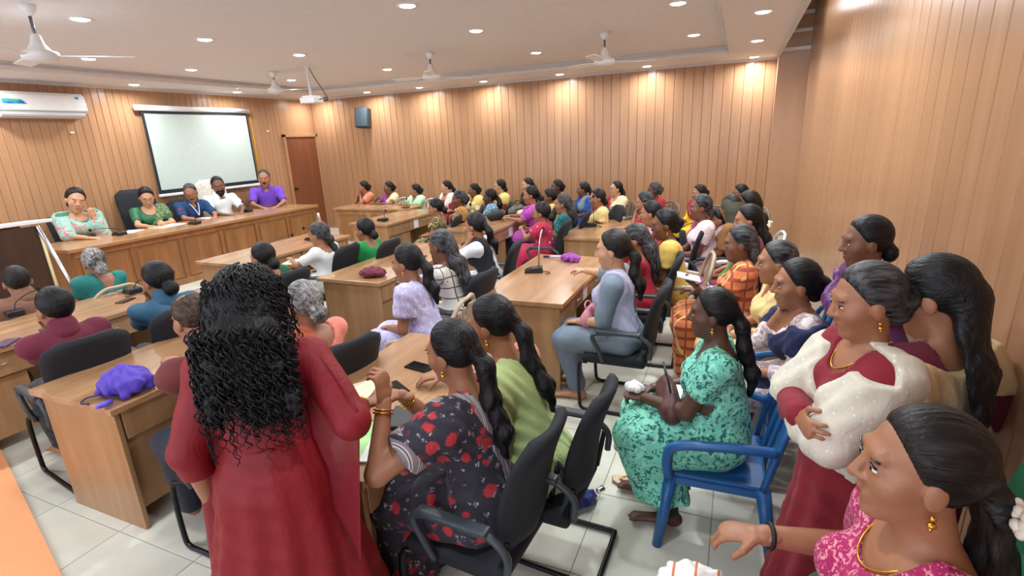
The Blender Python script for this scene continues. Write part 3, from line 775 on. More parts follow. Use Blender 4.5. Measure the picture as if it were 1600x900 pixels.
fl = tag(link('floor', MB().box((-.2, RY - .1, -.2), (RW + .2, .2, -.004)).mesh('floor'), M_grout), kind='structure')
tile_me = MB().box((.002, .002, -.004), (.598, .598, 0), .0012, 1).mesh('tile'); tile_me.materials.append(M_tile)
for i in range(17):
    for j in range(16):
        x0, y0 = 8.29 - .6 * 14 + .6 * i + .0, -.41 - .6 * j + (.41 - .6 if False else 0)
        if x0 < -.4 or x0 > RW: continue
        link('tile', tile_me, None, fl, (x0, y0, 0))
tag(link('floor_platform', MB().box((0, -7.2, 0), (1.9, 0, PLAT), .006, 1).mesh('floor_platform'), M_tile), kind='structure')

plank_me = None
def plank_mesh(w, L, t=.012, ch=.005):
    m = MB(); m.prism([(.002, 0), (.002, t - ch), (.002 + ch, t), (w - .002 - ch, t), (w - .002, t - ch), (w - .002, 0)], 2, 0, L)
    me = m.mesh('plank'); me.materials.append(M_plank); return me
def panelled(name, side, a, b, zt, z0=0.0, pitch=.186):
    if side == 'back': w = MB().box((-.2, 0, 0), (RW + .2, .2, SLAB))
    elif side == 'left': w = MB().box((-.2, RY, 0), (0, 0, SLAB))
    else: w = MB().box((RW, RY, 0), (RW + .2, 0, SLAB))
    o = tag(w.build(name, M_wallb), kind='structure')
    n = int(round((b - a) / pitch)); p = (b - a) / n; me = plank_mesh(p, zt - z0)
    for i in range(n):
        c = a + p * i
        if side == 'back': link('plank', me, None, o, (c + p, 0, z0), (0, 0, math.pi))
        elif side == 'left': link('plank', me, None, o, (0, c + p, z0), (0, 0, -math.pi / 2))
        else: link('plank', me, None, o, (RW, c, z0), (0, 0, math.pi / 2))
    return o
panelled('wall_back', 'back', 0.02, PILX, CZ, pitch=.150)
wl = panelled('wall_left', 'left', -7.3, -.98, CZ, pitch=.106)
panelled('wall_right', 'right', -9.4, -.34, SLAB, pitch=.165)
_m = MB(); _m.box((-.2, RY - .2, 0), (RW + .2, RY, .75)); _m.box((-.2, RY - .2, 2.75), (RW + .2, RY, SLAB))
for x in (-.2, 3.1, 6.4, 9.55): _m.box((x, RY - .2, .75), (x + .4, RY, 2.75))  # openings in the unseen wall, added so sky light brightens the ceiling
tag(_m.build('wall_near', plain('near_wall_paint', (224, 214, 200), .8)), kind='structure')
for n_w, x in enumerate((.2, 3.5, 6.8)):  # unseen windows behind the camera, added for daylight fill
    wf = empty('window_added_%d' % (n_w + 1), (x, RY - .12, .75), kind='structure')
    for lo, hi in (((0, 0, 0), (3.05 - .3, .06, .05)), ((0, 0, 1.95), (2.75, .06, 2.0)), ((0, 0, 0), (.05, .06, 2.0)), ((2.70, 0, 0), (2.75, .06, 2.0)), ((1.35, 0, 0), (1.40, .06, 2.0))): MB().box(lo, hi).build('window_added_frame', M_white, wf)
pil = tag(MB().box((PILX, -.34, 0), (RW, 0, SLAB), .004, 1).build('wall_pillar', M_plain), kind='structure')
for z in (3.03, 3.27, 3.5): MB().box((PILX + .01, -.365, z), (RW - .005, -.335, z + .05), .008, 1).build('pillar_glare_bar', M_white, pil)  # white bars modelled in place of lamp reflections on the glossy pillar
# ceiling: slab, dropped border with a raised tray
tag(MB().box((-.2, RY, SLAB), (RW + .2, .2, SLAB + .1)).build('ceiling_slab', M_ceil), kind='structure')
ce = MB()
TX0, TX1, TY0, TY1 = .95, 8.66, -9.9, -1.0
ce.box((0, RY, CZ), (TX0, 0, CZ + .16)); ce.box((TX1, RY, CZ), (PILX, 0, CZ + .16))
ce.box((TX0, TY1, CZ), (TX1, 0, CZ + .16)); ce.box((TX0, RY, CZ), (TX1, TY0, CZ + .16))
ce.box((TX0 - .02, TY0 - .02, TZ), (TX1 + .02, TY1 + .02, TZ + .06))
ceil = tag(ce.build('ceiling', M_ceil), kind='structure')
tr = MB()
for lo, hi in (((TX0, TY0, CZ + .03), (TX0 + .035, TY1, CZ + .062)), ((TX1 - .035, TY0, CZ + .03), (TX1, TY1, CZ + .062)), ((TX0, TY1 - .035, CZ + .03), (TX1, TY1, CZ + .062))): tr.box(lo, hi, .008, 1)
tr.box((0.0, RY, CZ - .035), (.03, 0, CZ)); tr.box((0, -.03, CZ - .035), (PILX, 0, CZ)); tr.box((PILX - .02, RY, CZ - .03), (PILX + .02, -.34, CZ + .17))
tag(tr.build('trim_1', plain('cornice_paint', (208, 204, 200), .6)), kind='structure')
# door in the corner of the left wall
dr = empty('door_1', (0, 0, 0), kind='structure')
zd = PLAT
MB().box((.0, -.93, zd), (.045, -.06, zd + 2.08), .004, 1).build('door_leaf', M_door, dr)
for lo, hi in (((0, -.98, zd), (.07, -.93, zd + 2.14)), ((0, -.06, zd), (.07, -.01, zd + 2.14)), ((0, -.98, zd + 2.08), (.07, -.01, zd + 2.14))): MB().box(lo, hi, .004, 1).build('door_frame', M_plank, dr)
MB().box((.0, -.98, zd + 2.14), (.012, 0, CZ)).build('header_panel', M_plank, dr)
k = MB(); k.lathe([(.026, 0), (.026, .01), (.012, .015), (.012, .04), (.028, .05), (.03, .065), (.001, .075)], 14, Matrix.Translation((.045, -.87, zd + 1.0)) @ Matrix.Rotation(math.pi / 2, 4, 'Y'))
k.build('door_knob', plain('dark_bronze', (60, 44, 34), .35, .8), dr, smooth=True)
for y, z in ((-4.83, 2.33), (-1.33, 2.33)):
    MB().lathe([(.018, 0), (.018, .008), (.006, .012), (.006, .03), (.016, .04), (.001, .05)], 10, Matrix.Translation((.012, y, z)) @ Matrix.Rotation(math.pi / 2, 4, 'Y')).build('wall_hook', M_white, wl)

# ------------------------------------------------------------------ ceiling lamps
M_led = plain('led_face', (255, 250, 244), .5, emit=22.0)
def downlight(x, y, z, lab):
    r = empty('ceiling_light', (x, y, z), 0, lab, 'light', 'recessed ceiling lights')
    MB().lathe([(.060, -.004), (.085, -.012), (.092, -.006), (.092, .0)], 20).build('trim_ring', M_white, r, smooth=True)
    MB().lathe([(.001, -.016), (.05, -.013), (.066, -.007), (.066, -.002)], 20).build('lamp_face', M_led, r, smooth=True)
    ld = bpy.data.lights.new('lamp', 'AREA'); ld.shape = 'DISK'; ld.size = .13; ld.energy = LAMP_W; ld.color = (.87, .95, 1.0); ld.spread = math.radians(165)
    lo = bpy.data.objects.new('lamp', ld); COL.objects.link(lo); lo.parent = r; lo.location = (0, 0, -.022)
    return r
XS = (1.75, 3.74, 6.22, 8.28); YS = (-2.24, -4.07, -5.36, -6.5, -8.3)
xn = ('first column from the screen', 'second column from the screen', 'third column from the screen', 'fourth column from the screen'); yn = ('first row', 'second row', 'third row', 'fourth row', 'fifth row')
for i, x in enumerate(XS):
    for j, y in enumerate(YS): downlight(x, y, TZ, 'tray downlight, %s, %s from the long wall' % (xn[i], yn[j]))
bl = ['round downlight in ceiling border above the white screen, %s end' % e for e in ('air conditioner', 'door')]
for y, l in zip((-4.08, -2.28), bl): downlight(.47, y, CZ, l)
downlight(.47, -6.0, CZ, 'round downlight in ceiling border just past the air conditioner')
for x, n in zip((1.87, 3.12, 4.50, 5.96, 7.43), ('beside the wall speaker', 'second from the speaker', 'third from the speaker', 'fourth from the speaker', 'fifth from the speaker')):
    downlight(x, -.38, CZ, 'round downlight washing the long panelled wall, %s' % n)
for y, n in zip((-.3, -1.96, -3.75, -5.6), ('in the corner by the pillar', 'second from the pillar', 'third from the pillar', 'fourth from the pillar')): downlight(9.0, y, CZ, 'round downlight in border over the side aisle, %s' % n)
downlight(.45, -.4, CZ, 'round downlight in ceiling corner above the brown door')

cv = empty('added_tube_light', (PILX + .06, -4.6, 3.3), 0, 'added white tube light in the gap above the side wall', 'light')  # unseen tube, added to brighten the gap where the wall glares
MB().box((-.03, -3.0, .02), (.02, 3.0, .07)).build('batten', M_white, cv)
MB().tube([(0, -2.95, 0), (0, 2.95, 0)], .013, 10).build('tube', plain('tube_glow', (245, 250, 255), .5, emit=6.0), cv, smooth=True)
ld = bpy.data.lights.new('lamp', 'AREA'); ld.shape = 'RECTANGLE'; ld.size = .04; ld.size_y = 5.8; ld.energy = 14; ld.color = (.9, .96, 1.0)
lo = bpy.data.objects.new('lamp', ld); COL.objects.link(lo); lo.parent = cv; lo.location = (.03, 0, -.01); lo.rotation_euler = (0, math.radians(-60), 0)

# ------------------------------------------------------------------ fans
def fan(x, y, drop, a0, lab):
    r = empty('ceiling_fan', (x, y, TZ), 0, lab, 'ceiling fan', 'white ceiling fans')
    MB().lathe([(.001, 0), (.055, 0), (.05, -.035), (.025, -.075), (.016, -.08), (.001, -.08)], 18).build('canopy', M_white, r, smooth=True)
    MB().lathe([(.011, -.07), (.011, -drop + .1)], 10).build('rod', plain('fan_rod', (120, 122, 126), .35, .8), r, smooth=True)
    MB().lathe([(.015, -drop + .16), (.03, -drop + .15), (.045, -drop + .09), (.075, -drop + .045), (.115, -drop + .03), (.12, -drop), (.115, -drop - .02), (.06, -drop - .035), (.001, -drop - .037)], 24).build('motor_housing', M_white, r, smooth=True)
    for k in range(3):
        a = a0 + k * 2 * math.pi / 3
        b = MB(); b.prism([(.10, -.02), (.20, -.035), (.26, -.058), (.58, -.055), (.60, -.045), (.60, .050), (.58, .058), (.26, .055), (.20, .03), (.10, .02)], 2, -.003, .003)
        b.build('blade', M_white, r, (0, 0, -drop + .005), (math.radians(9) * math.cos(0), 0, a))
fan(2.31, -3.16, .27, .35, 'white ceiling fan between white screen and hanging projector')
fan(5.09, -3.18, .30, 1.0, 'white ceiling fan in the middle of the long wall side')
fan(7.38, -3.11, .32, .5, 'white ceiling fan nearest the panelled pillar')
fan(3.92, -6.95, .36, .8, 'white ceiling fan in the upper corner over the lectern side')

# ------------------------------------------------------------------ things on walls and ceiling
r = empty('projector', (3.06, -3.24, TZ), 0, 'white projector hanging on a ceiling pole with black cables', 'projector')
MB().lathe([(.05, 0), (.05, -.012), (.022, -.02), (.022, -.42)], 14).build('ceiling_pole', M_white, r, smooth=True)
MB().box((-.13, -.10, -.50), (.13, .12, -.42), .012, 2).build('case', M_white, r)
MB().lathe([(.034, 0), (.034, .02), (.026, .022), (.02, .012)], 16, Matrix.Translation((-.13, .05, -.46)) @ Matrix.Rotation(-math.pi / 2, 4, 'Y')).build('lens', M_black, r, smooth=True)
MB().box((-.09, -.09, -.425), (.09, .11, -.395), .005, 1).build('mount_plate', M_white, r)
MB().tube(path([(.02, .02, -.01), (.06, .06, -.15), (.10, .14, -.30), (.16, .17, -.44), (.13, .10, -.45)], 6), .006, 6).build('cable', M_black, r, smooth=True)
MB().tube(path([(.13, .02, -.45), (.22, .08, -.43), (.25, .05, -.47), (.16, .08, -.48)], 6), .006, 6).build('cable', M_black, r, smooth=True)

scr = empty('projection_screen', (0.03, 0, 0), 0, 'white pull-down projection screen with white roller case on the wall', 'screen')
MB().lathe([(.001, 0), (.045, 0), (.045, 2.14), (.001, 2.14)], 16, Matrix.Translation((.06, -3.92, 2.70)) @ Matrix.Rotation(-math.pi / 2, 4, 'X')).build('roller_case', M_white, scr, smooth=True)
MB().box((.055, -3.83, 1.33), (.062, -1.83, 2.67)).build('black_border', plain('screen_border', (30, 34, 44), .7), scr)
MB().box((.058, -3.79, 1.40), (.066, -1.87, 2.61)).build('screen_cloth', plain('screen_cloth', (196, 210, 202), .9), scr)
MB().box((.045, -3.85, 1.29), (.075, -1.81, 1.335), .006, 1).build('bottom_bar', M_white, scr)
o = MB().tube(path([(.03, -1.72, 2.68), (.025, -1.70, 2.2), (.03, -1.73, 1.7), (.025, -1.70, 1.35), (.03, -1.72, 1.1)], 5), .012, 6).build('cable', plain('yellow_cable', (214, 158, 40), .5), smooth=True)
tag(o, 'yellow cable hanging down the wall beside the projection screen', 'cable')

ac = empty('air_conditioner', (0, 0, 0), 0, 'white wall air conditioner with blue and green sticker', 'air conditioner')
prof = [(.015, 2.85), (.16, 2.85), (.205, 2.81), (.225, 2.70), (.225, 2.62), (.20, 2.585), (.015, 2.53)]
MB().prism(prof, 1, -5.72, -4.66).build('case', M_white, ac)
MB().prism([(.12, 2.556), (.205, 2.586), (.225, 2.565), (.21, 2.54), (.13, 2.515)], 1, -5.66, -4.70).build('louvre', plain('louvre', (214, 216, 218), .4), ac)
MB().box((.223, -5.70, 2.60), (.228, -4.68, 2.607)).build('seam', plain('grey_seam', (120, 124, 128), .5), ac)
t_ = NT('ac_sticker'); t_.l(t_.ramp(t_.noise(t_.coord((1, 8, 22)), 1.2, 2), [(.35, lin((30, 90, 190))), (.5, lin((40, 150, 200))), (.62, lin((90, 190, 120)))]), t_.b.inputs['Base Color'])
MB().prism([(-5.62, 2.75), (-5.42, 2.75), (-5.36, 2.69), (-5.62, 2.69)], 0, .208, .228).build('sticker', t_.m, ac)
MB().box((.20, -4.78, 2.775), (.217, -4.74, 2.805)).build('badge', plain('blue_badge', (60, 150, 190), .4), ac)

sp = empty('wall_speaker', (1.53, -.17, 2.52), 0, 'dark grey box speaker mounted high on the panelled wall', 'speaker')
Mt = Matrix.Rotation(math.radians(-8), 4, 'X') @ Matrix.Rotation(math.radians(14), 4, 'Z')
MB().box((-.14, -.10, -.20), (.14, .10, .20), .012, 2, Mt).build('cabinet', plain('speaker_case', (44, 52, 58), .5), sp)
MB().box((-.125, -.112, -.185), (.125, -.098, .185), .008, 1, Mt).build('grille', plain('speaker_grille', (62, 74, 82), .75), sp)
MB().box((-.02, -.117, .07), (.02, -.11, .085), 0, 1, Mt).build('badge', M_steel, sp)
MB().box((-.03, .06, -.05), (.03, .16, .05)).build('bracket', M_black, sp)

# ------------------------------------------------------------------ desks
M_stick = NT('paper_label'); _ = M_stick
v_ = _.n('ShaderNodeTexBrick'); v_.inputs['Scale'].default_value = 26; v_.inputs['Color1'].default_value = lin((236, 238, 236)); v_.inputs['Color2'].default_value = lin((214, 220, 222)); v_.inputs['Mortar'].default_value = lin((250, 250, 248)); v_.inputs['Mortar Size'].default_value = .03
_.l(_.coord((1, 1, 1)), v_.inputs[0]); _.l(v_.outputs[0], _.b.inputs['Base Color']); M_stick = _.m
def desk(x0, x1, y0, y1, lab, sticker=True, zt=.76):
    r = empty('desk', (x0, y0, 0), 0, lab, 'desk', 'laminate office desks in rows')
    w, L = x1 - x0, y1 - y0
    MB().box((0, 0, zt - .036), (w, L, zt), .003, 1).build('desktop', M_desk, r)
    for y in (.03, L - .055): MB().box((.05, y, 0), (w - .04, y + .025, zt - .036), .002, 1).build('end_panel', M_deskv, r)
    MB().box((.06, .055, .12), (.08, L - .055, zt - .036)).build('front_panel', M_deskv, r)
    MB().box((w - .085, .055, zt - .22), (w - .065, L - .055, zt - .036)).build('rail', M_deskv, r)
    nd = 2; g = (L - .11) / nd
    for k in range(nd):
        ya, yb = .055 + g * k + .012, .055 + g * (k + 1) - .012
        d = MB().box((w - .066, ya, zt - .212), (w - .044, yb, zt - .046), .004, 1).build('drawer', M_deskv, r)
        c = (ya + yb) / 2 + (.12 if k == 0 else -.0)
        MB().tube(path([(w - .046, c - .06, zt - .12), (w - .022, c - .05, zt - .12), (w - .022, c + .05, zt - .12), (w - .046, c + .06, zt - .12)], 4), .005, 6).build('handle', M_steel, d, smooth=True)
    MB().box((w - .36, .06, .10), (w - .09, .42 * L, zt - .23), .003, 1).build('pedestal', M_deskv, r)
    if sticker: MB().box((w - .0435, L * .5 - .07, zt - .20), (w - .0425, L * .5 + .07, zt - .055)).build('paper_label', M_stick, r)
    return r
desk(3.12, 3.90, -5.56, -3.75, 'light wood desk nearest the head table, two microphones on it', False)
desk(3.57, 4.33, -8.5, -6.7, 'light wood desk at the far edge beside the lectern', False)
desk(5.33, 6.07, -8.18, -6.75, 'light wood desk with a purple folded umbrella on it', False)
desk(5.18, 5.94, -5.80, -4.05, 'light wood desk with a maroon cloth bag on its corner', False)
desk(3.10, 3.88, -2.85, -1.15, 'light wood desk with two black microphones near the orange cone')
desk(5.05, 5.85, -3.12, -1.75, 'light wood desk piled with dark handbags and purple cloth')
desk(6.88, 7.60, -3.38, -1.95, 'light wood desk where two women rest clasped hands beside a microphone')
desk(6.97, 7.74, -5.95, -4.35, 'light wood desk with a magenta umbrella and grey microphone')
desk(6.93, 7.66, -8.20, -6.79, 'nearest light wood desk, papers and phones lying on it', False)
# desk along the back wall, facing the room
r = empty('desk', (1.50, -1.42, 0), 0, 'light wood desk set along the panelled wall beside the orange cone', 'desk')
MB().box((0, 0, .755), (1.75, .62, .79), .003, 1).build('desktop', M_desk, r)
for x in (.04, 1.68): MB().box((x, .05, 0), (x + .03, .58, .755), .002, 1).build('end_panel', M_deskv, r)
MB().box((.07, .06, .06), (1.68, .08, .755)).build('front_panel', M_deskv, r)
for a, b in ((.14, .78), (.90, 1.60)): MB().box((a, .048, .16), (b, .062, .66), .006, 1).build('inset_panel', M_dais, r)
# head table
DX0, DX1, DY0, DY1, DZ = .66, 1.56, -6.02, -1.85, .92
r = empty('head_table', (DX0, DY0, PLAT), 0, 'long wooden head table with panelled front on the platform', 'table')
w, L, H = DX1 - DX0, DY1 - DY0, DZ - PLAT
MB().box((0, 0, H - .045), (w, L, H), .008, 2).build('tabletop', M_daist, r)
for y in (.04, L - .07): MB().box((.05, y, 0), (w - .05, y + .03, H - .045), .003, 1).build('end_panel', M_dais, r)
MB().box((w - .10, .07, 0), (w - .075, L - .07, H - .045)).build('front_panel', M_dais, r)
MB().box((w - .078, .06, H - .125), (w - .05, L - .06, H - .045), .003, 1).build('apron', M_dais, r)
n = 6; g = (L - .14) / n
for k in range(n): MB().box((w - .076, .07 + g * k + .06, .10), (w - .062, .07 + g * (k + 1) - .06, H - .17), .008, 1).build('raised_panel', M_dais, r)
for k in range(n + 1): MB().box((w - .076, .07 + g * k - .025, 0), (w - .055, .07 + g * k + .025, H - .125), .003, 1).build('stile', M_dais, r)
MB().box((w - .076, .06, 0), (w - .052, L - .06, .085), .003, 1).build('skirting', M_dais, r)
tag(MB().box((1.95, -6.9, .002), (2.75, -3.2, .014), .004, 1).build('carpet', fabric((176, 34, 38))), 'red carpet strip on the floor before the head table', 'carpet')

# lectern at the edge
lt = empty('lectern', (1.75, -6.75, 0), 0, 'dark brown lectern with white sloped top and white slanted legs', 'lectern')
MB().box((-.28, -.34, 1.30), (.26, .50, 1.335), .004, 1, Matrix.Rotation(math.radians(-4), 4, 'Y')).build('top_board', M_white, lt)
MB().box((-.20, -.30, PLAT), (-.16, .34, 1.29)).build('body_panel', M_door, lt)
MB().box((.12, -.30, .30), (.15, .36, 1.29), .003, 1).build('front_panel', wood('dark_board', (74, 44, 28), (52, 30, 20), (7, 7, .8), .5, 0, 0), lt)
MB().box((-.15, .30, .12), (.14, .33, 1.0)).build('side_panel', plain('orange_board', (214, 110, 52), .6), lt)
for y in (.41,): MB().tube([(.17, y - .06, 1.29), (.20, y + .12, .40), (.20, y + .12, .005)], .022, 8).build('leg', M_steel, lt, smooth=True)
MB().tube([(.17, -.34, 1.29), (.20, -.36, .005)], .022, 8).build('leg', M_steel, lt, smooth=True)
MB().tube([(.16, .36, 1.28), (.16, .37, .005)], .016, 8).build('rod', plain('pale_rod', (214, 196, 150), .5), lt, smooth=True)

# traffic cone
cn = empty('traffic_cone', (1.30, -1.62, PLAT), 0, 'slim orange traffic cone with white tip beside the wall desk', 'cone')
MB().box((-.13, -.13, 0), (.13, .13, .03), .01, 2).build('base', plain('cone_orange', (236, 110, 60), .5), cn)
MB().lathe([(.10, .03), (.035, .50), (.032, .50)], 18).build('body', plain('cone_orange', (236, 110, 60), .5), cn, smooth=True)
MB().lathe([(.041, .48), (.022, .60), (.001, .605)], 18).build('tip', M_white, cn, smooth=True)

# orange mat in the near corner
a, b = at(0, 700, z=.012), at(97, 900, z=.012)
d = (b - a) / np.linalg.norm(b - a); nrm = A3(-d[1], d[0], 0); nrm = nrm if nrm[1] < 0 else -nrm
P0, P1 = a - d * 1.2, b + d * .2
m = MB(); pts = [P0, P1, P1 + nrm * 1.2, P0 + nrm * 1.2]
m.prism([(p[0], p[1]) for p in pts], 2, .001, .014); tag(m.build('floor_mat', plain('orange_mat', (250, 172, 118), .8)), 'plain orange mat on the floor behind the desks', 'mat')

# ------------------------------------------------------------------ chairs
M_cfab = plain('chair_fabric', (20, 23, 31), .8); M_frame = plain('black_frame', (18, 18, 20), .3, .3)
def curved_pad(w, z0, z1, t, bow, tilt, y0, corner=.08, nx=10, nz=12, waist=0.0):
    """upholstered back: rounded outline, bowed, thick"""
    V, Q = [], []
    for f in (0, 1):
        for j in range(nz + 1):
            v = j / nz; z = z0 + (z1 - z0) * v
            e = min(v, 1 - v) * (z1 - z0); hw = w / 2 - waist * math.sin(v * math.pi) * 0 + 0
            if e < corner: hw -= corner - math.sqrt(max(corner ** 2 - (corner - e) ** 2, 0))
            hw *= (.86 + .14 * math.sin(min(1, v * 1.25) * math.pi / 2))
            for i in range(nx + 1):
                u = i / nx * 2 - 1
                ed = min(1, (1 - abs(u)) * 5) * min(1, min(v, 1 - v) * 9 + .15)
                th = t * (.35 + .65 * math.sqrt(max(ed, 0)))
                y = y0 + bow * (u * u) - tilt * (z - z0) + .035 * math.sin(v * math.pi * .9 + .3) - .02
                V.append((u * hw, y + (th / 2 if f else -th / 2), z))
    n1 = (nx + 1) * (nz + 1)
    for j in range(nz):
        for i in range(nx):
            a = j * (nx + 1) + i; b, c, d = a + 1, a + nx + 2, a + nx + 1
            Q.append((a, b, c, d)); Q.append((n1 + d, n1 + c, n1 + b, n1 + a))
    rim = [i for i in range(nx + 1)] + [j * (nx + 1) + nx for j in range(1, nz + 1)] + [nz * (nx + 1) + i for i in range(nx - 1, -1, -1)] + [j * (nx + 1) for j in range(nz - 1, 0, -1)]
    for a, b in zip(rim, rim[1:] + rim[:1]): Q.append((b, a, n1 + a, n1 + b))
    return np_mesh('pad', V, Q)
def make_office(top=1.0, w=.46, M_cfab=M_cfab):
    r = empty('office_chair')
    link('backrest', curved_pad(w, .50, top, .055, .035, .20, -.20, .10), M_cfab, r)
    s = MB().box((-.235, -.20, .395), (.235, .26, .465), .03, 3).build('seat', M_cfab, r)
    for p in s.data.polygons: p.use_smooth = True
    for sd in (1, -1):
        x = sd * .265
        MB().tube(path([(x, -.235, .50), (x, -.235, .60), (x, -.15, .665), (x, .0, .668), (x, .13, .655), (x, .17, .62), (x, .12, .52), (x * .92, .10, .43)], 5), .016, 8).build('arm', M_armp, r, smooth=True)
        b = MB().box((x - .026, -.17, .660), (x + .026, .14, .690), .013, 3).build('arm_pad', M_armp, r)
        for p in b.data.polygons: p.use_smooth = True
        MB().tube(path([(sd * .20, -.20, .44), (sd * .235, -.225, .62)], 2), .012, 6).build('back_bracket', M_frame, r, smooth=True)
    MB().tube(path([(.22, .22, .40), (.245, .27, .38), (.25, .27, .08), (.25, .24, .018), (.25, .15, .016), (.25, -.20, .016), (.245, -.27, .018), (.2, -.285, .018), (-.2, -.285, .018), (-.245, -.27, .018), (-.25, -.20, .016), (-.25, .15, .016), (-.25, .24, .018), (-.25, .27, .08), (-.245, .27, .38), (-.22, .22, .40)], 4), .0135, 8).build('sled_base', M_frame, r, smooth=True)
    return r
def make_plastic(col, top=.86, seatc=None):
    r = empty('plastic_chair'); m_ = plain('moulded_plastic_%d_%d_%d' % col, col, .35)
    s = MB().box((-.23, -.22, .405), (.23, .24, .435), .018, 2).build('seat', m_, r)
    # back as a bowed shell with slots between ribs
    me = MB(); pts = [(-.24, -.20, .43), (-.245, -.235, .62), (-.225, -.28, .78), (-.12, -.315, top), (0, -.325, top + .012), (.12, -.315, top), (.225, -.28, .78), (.245, -.235, .62), (.24, -.20, .43)]
    me.tube(path(pts, 5), .017, 8).build('back_frame', m_, r, smooth=True)
    for k in range(5):
        x = -.15 + .075 * k; yb = -.225 - .01 * (2 - abs(k - 2)); zt = top - .012 - .016 * abs(k - 2)
        MB().box((x - .026, yb - .008, .43), (x + .026, yb + .006, .44)).box((x - .026, -.012, 0), (x + .026, .004, zt - .43), .003, 1, Matrix.Translation((0, yb, .43)) @ Matrix.Rotation(math.radians(12), 4, 'X')).build('back_slat', m_, r)
    for sd in (1, -1):
        MB().tube(path([(sd * .245, -.235, .64), (sd * .275, -.12, .655), (sd * .285, .05, .645), (sd * .275, .19, .61), (sd * .26, .22, .52), (sd * .245, .21, .42)], 5), .024, 8).build('arm', m_, r, smooth=True)
        for y, t_y in ((.20, .25), (-.20, -.27)): MB().tube([(sd * .22, y, .42), (sd * .255, t_y, .0)], [.034, .024], 8).build('leg', m_, r, smooth=True)
        MB().box((sd * .21, -.2, .375), (sd * .235, .22, .41)).build('seat_rail', m_, r)
    return r
PROTO = {'office': make_office(), 'tall': make_office(1.22, .54), 'cream': make_office(1.26, .50, fabric((214, 206, 190), 'print', (196, 184, 164), (226, 220, 208))), 'white': make_plastic((222, 220, 214)), 'blue': make_plastic((34, 92, 150)), 'grey': make_plastic((120, 108, 98)), 'tan': make_plastic((176, 156, 134), .90)}
USED = set()
CHD = {'office': 'black fabric office chair', 'tall': 'high-backed black executive chair', 'cream': 'high-backed cream patterned chair', 'white': 'white plastic armchair', 'blue': 'blue plastic armchair', 'grey': 'dark grey plastic armchair', 'tan': 'pale tan plastic armchair'}
def place_chair(kind, J, who, px):
    p = PROTO[kind]
    o = p if kind not in USED else copy_tree(p)
    USED.add(kind)
    o.location = tuple(J['org'] + A3(0, 0, 0)); o.rotation_euler = (0, 0, J['rz']); o.scale = (1, 1, max(.8, (J['hs'] - J['zb'] * 0 + .0) / .455))
    tag(o, '%s under the %s' % (CHD[kind], who), 'chair', {'office': 'black office chairs', 'tall': 'black executive chairs'}.get(kind, 'plastic chairs'))
    J['chair'] = o
    return o
# ------------------------------------------------------------------ the people
fb = fabric
GREEN, MAROON, CREAM, NAVY, BLACKC = (24, 110, 66), (110, 20, 38), (232, 212, 168), (30, 40, 84), (20, 20, 26)
DK = fb((40, 44, 56))
# --- at the head table
D = dict(zb=PLAT, seat=.50, smax=1.16, big=1.24)
person('woman in mint floral shawl', 'resting her chin on a hand at the head table', (118, 314), dict(x=.55), -2, ('kurta', fb((70, 120, 110)), DK, 1.0, fb((150, 200, 180), 'print', (120, 182, 168), (220, 100, 120)), 'shawl'), 'low', 'dark', 'l', (('loc', (-.12, .22, 1.06), (.2, .1, 1), (0, -1, 0), 70), 'desk'), 10, (-14, 10, -14), chair='office', **D)
person('woman in green silk saree', 'with spectacles reading papers at the head table', (229, 309), dict(x=.55), -12, ('saree', fb((22, 104, 58), rough=.5), fb((40, 92, 62), 'print', (150, 158, 130), (120, 140, 40), 1.4), .75), 'low', 'black', 'l', ('clasp', 'desk'), 12, (-14, 22, 0), fat=1.15, extras=('specs',), chair='tall', **D)
person('man in navy shirt', 'with spectacles and lanyard looking down at the head table', (298, 302), dict(x=.58), -10, ('shirt', fb((24, 62, 112)), DK, .85), 'short', 'mixed', 'm', ('desk', 'desk'), 16, (-32, 24, 4), male=True, extras=('specs',), beard='thin', chair='office', **D)
person('bearded man in white shirt', 'leaning back at the head table', (341, 291), dict(x=.56), -14, ('shirt', fb((226, 236, 238)), DK, .8), 'short', 'black', 'd', ('desk', 'desk'), 0, (-16, 14, 6), male=True, beard='full', chair='cream', **D)
person('man in purple shirt', 'with moustache at the door end of the head table', (413, 280), dict(x=.56), -40, ('shirt', fb((112, 62, 196)), DK, .85), 'short', 'mixed', 'm', ('desk', 'desk'), 2, (-8, 4, 0), male=True, beard='thin', chair='office', **D)
# --- row along the long wall
def back(who, more, px, y, face, cloth, **k):
    k.setdefault('chair', 'grey'); k.setdefault('big', 1.06); k.setdefault('feet', False)
    return person(who, more, px, dict(y=y), face, cloth, **k)
back('woman in peach saree and red blouse', 'hands under her chin by the wall', (568, 293), -.50, 250, ('saree', fb((150, 20, 44)), fb((240, 140, 100), 'border', (220, 170, 90))), arms=('mouth', 'mouth'), tone='m', lean=8, head=(-30, 6, 0))
back('woman in cream saree and purple blouse', 'seated along the panelled wall', (607, 294), -.48, 250, ('saree', fb((150, 50, 150)), fb((238, 206, 160))), arms=('desk', 'desk'), tone='d', lean=4, head=(-16, 4, 0), chair='white')
back('woman in pale green kurta', 'seated third along the panelled wall', (649, 298), -.62, 245, ('kurta', fb((150, 220, 150)), DK, .9, fb((190, 232, 190)), 'both'), arms=('desk', 'desk'), tone='m', lean=6, head=(-36, 4, 0), chair='white')
back('woman in white dupatta over red kurta', 'hand on her chin by the wall', (697, 293), -.62, 240, ('kurta', fb((170, 24, 48)), DK, 1.0, fb((240, 240, 236)), 'both'), arms=('lap', 'chin'), tone='l', lean=8, head=(-22, 4, 0), hair='pony')
back('woman in pale yellow dupatta', 'with dark skin seated by the wall', (740, 298), -.70, 240, ('kurta', fb((236, 226, 190)), DK, .9, fb((238, 214, 120)), 'both'), tone='d', head=(-18, 6, 0))
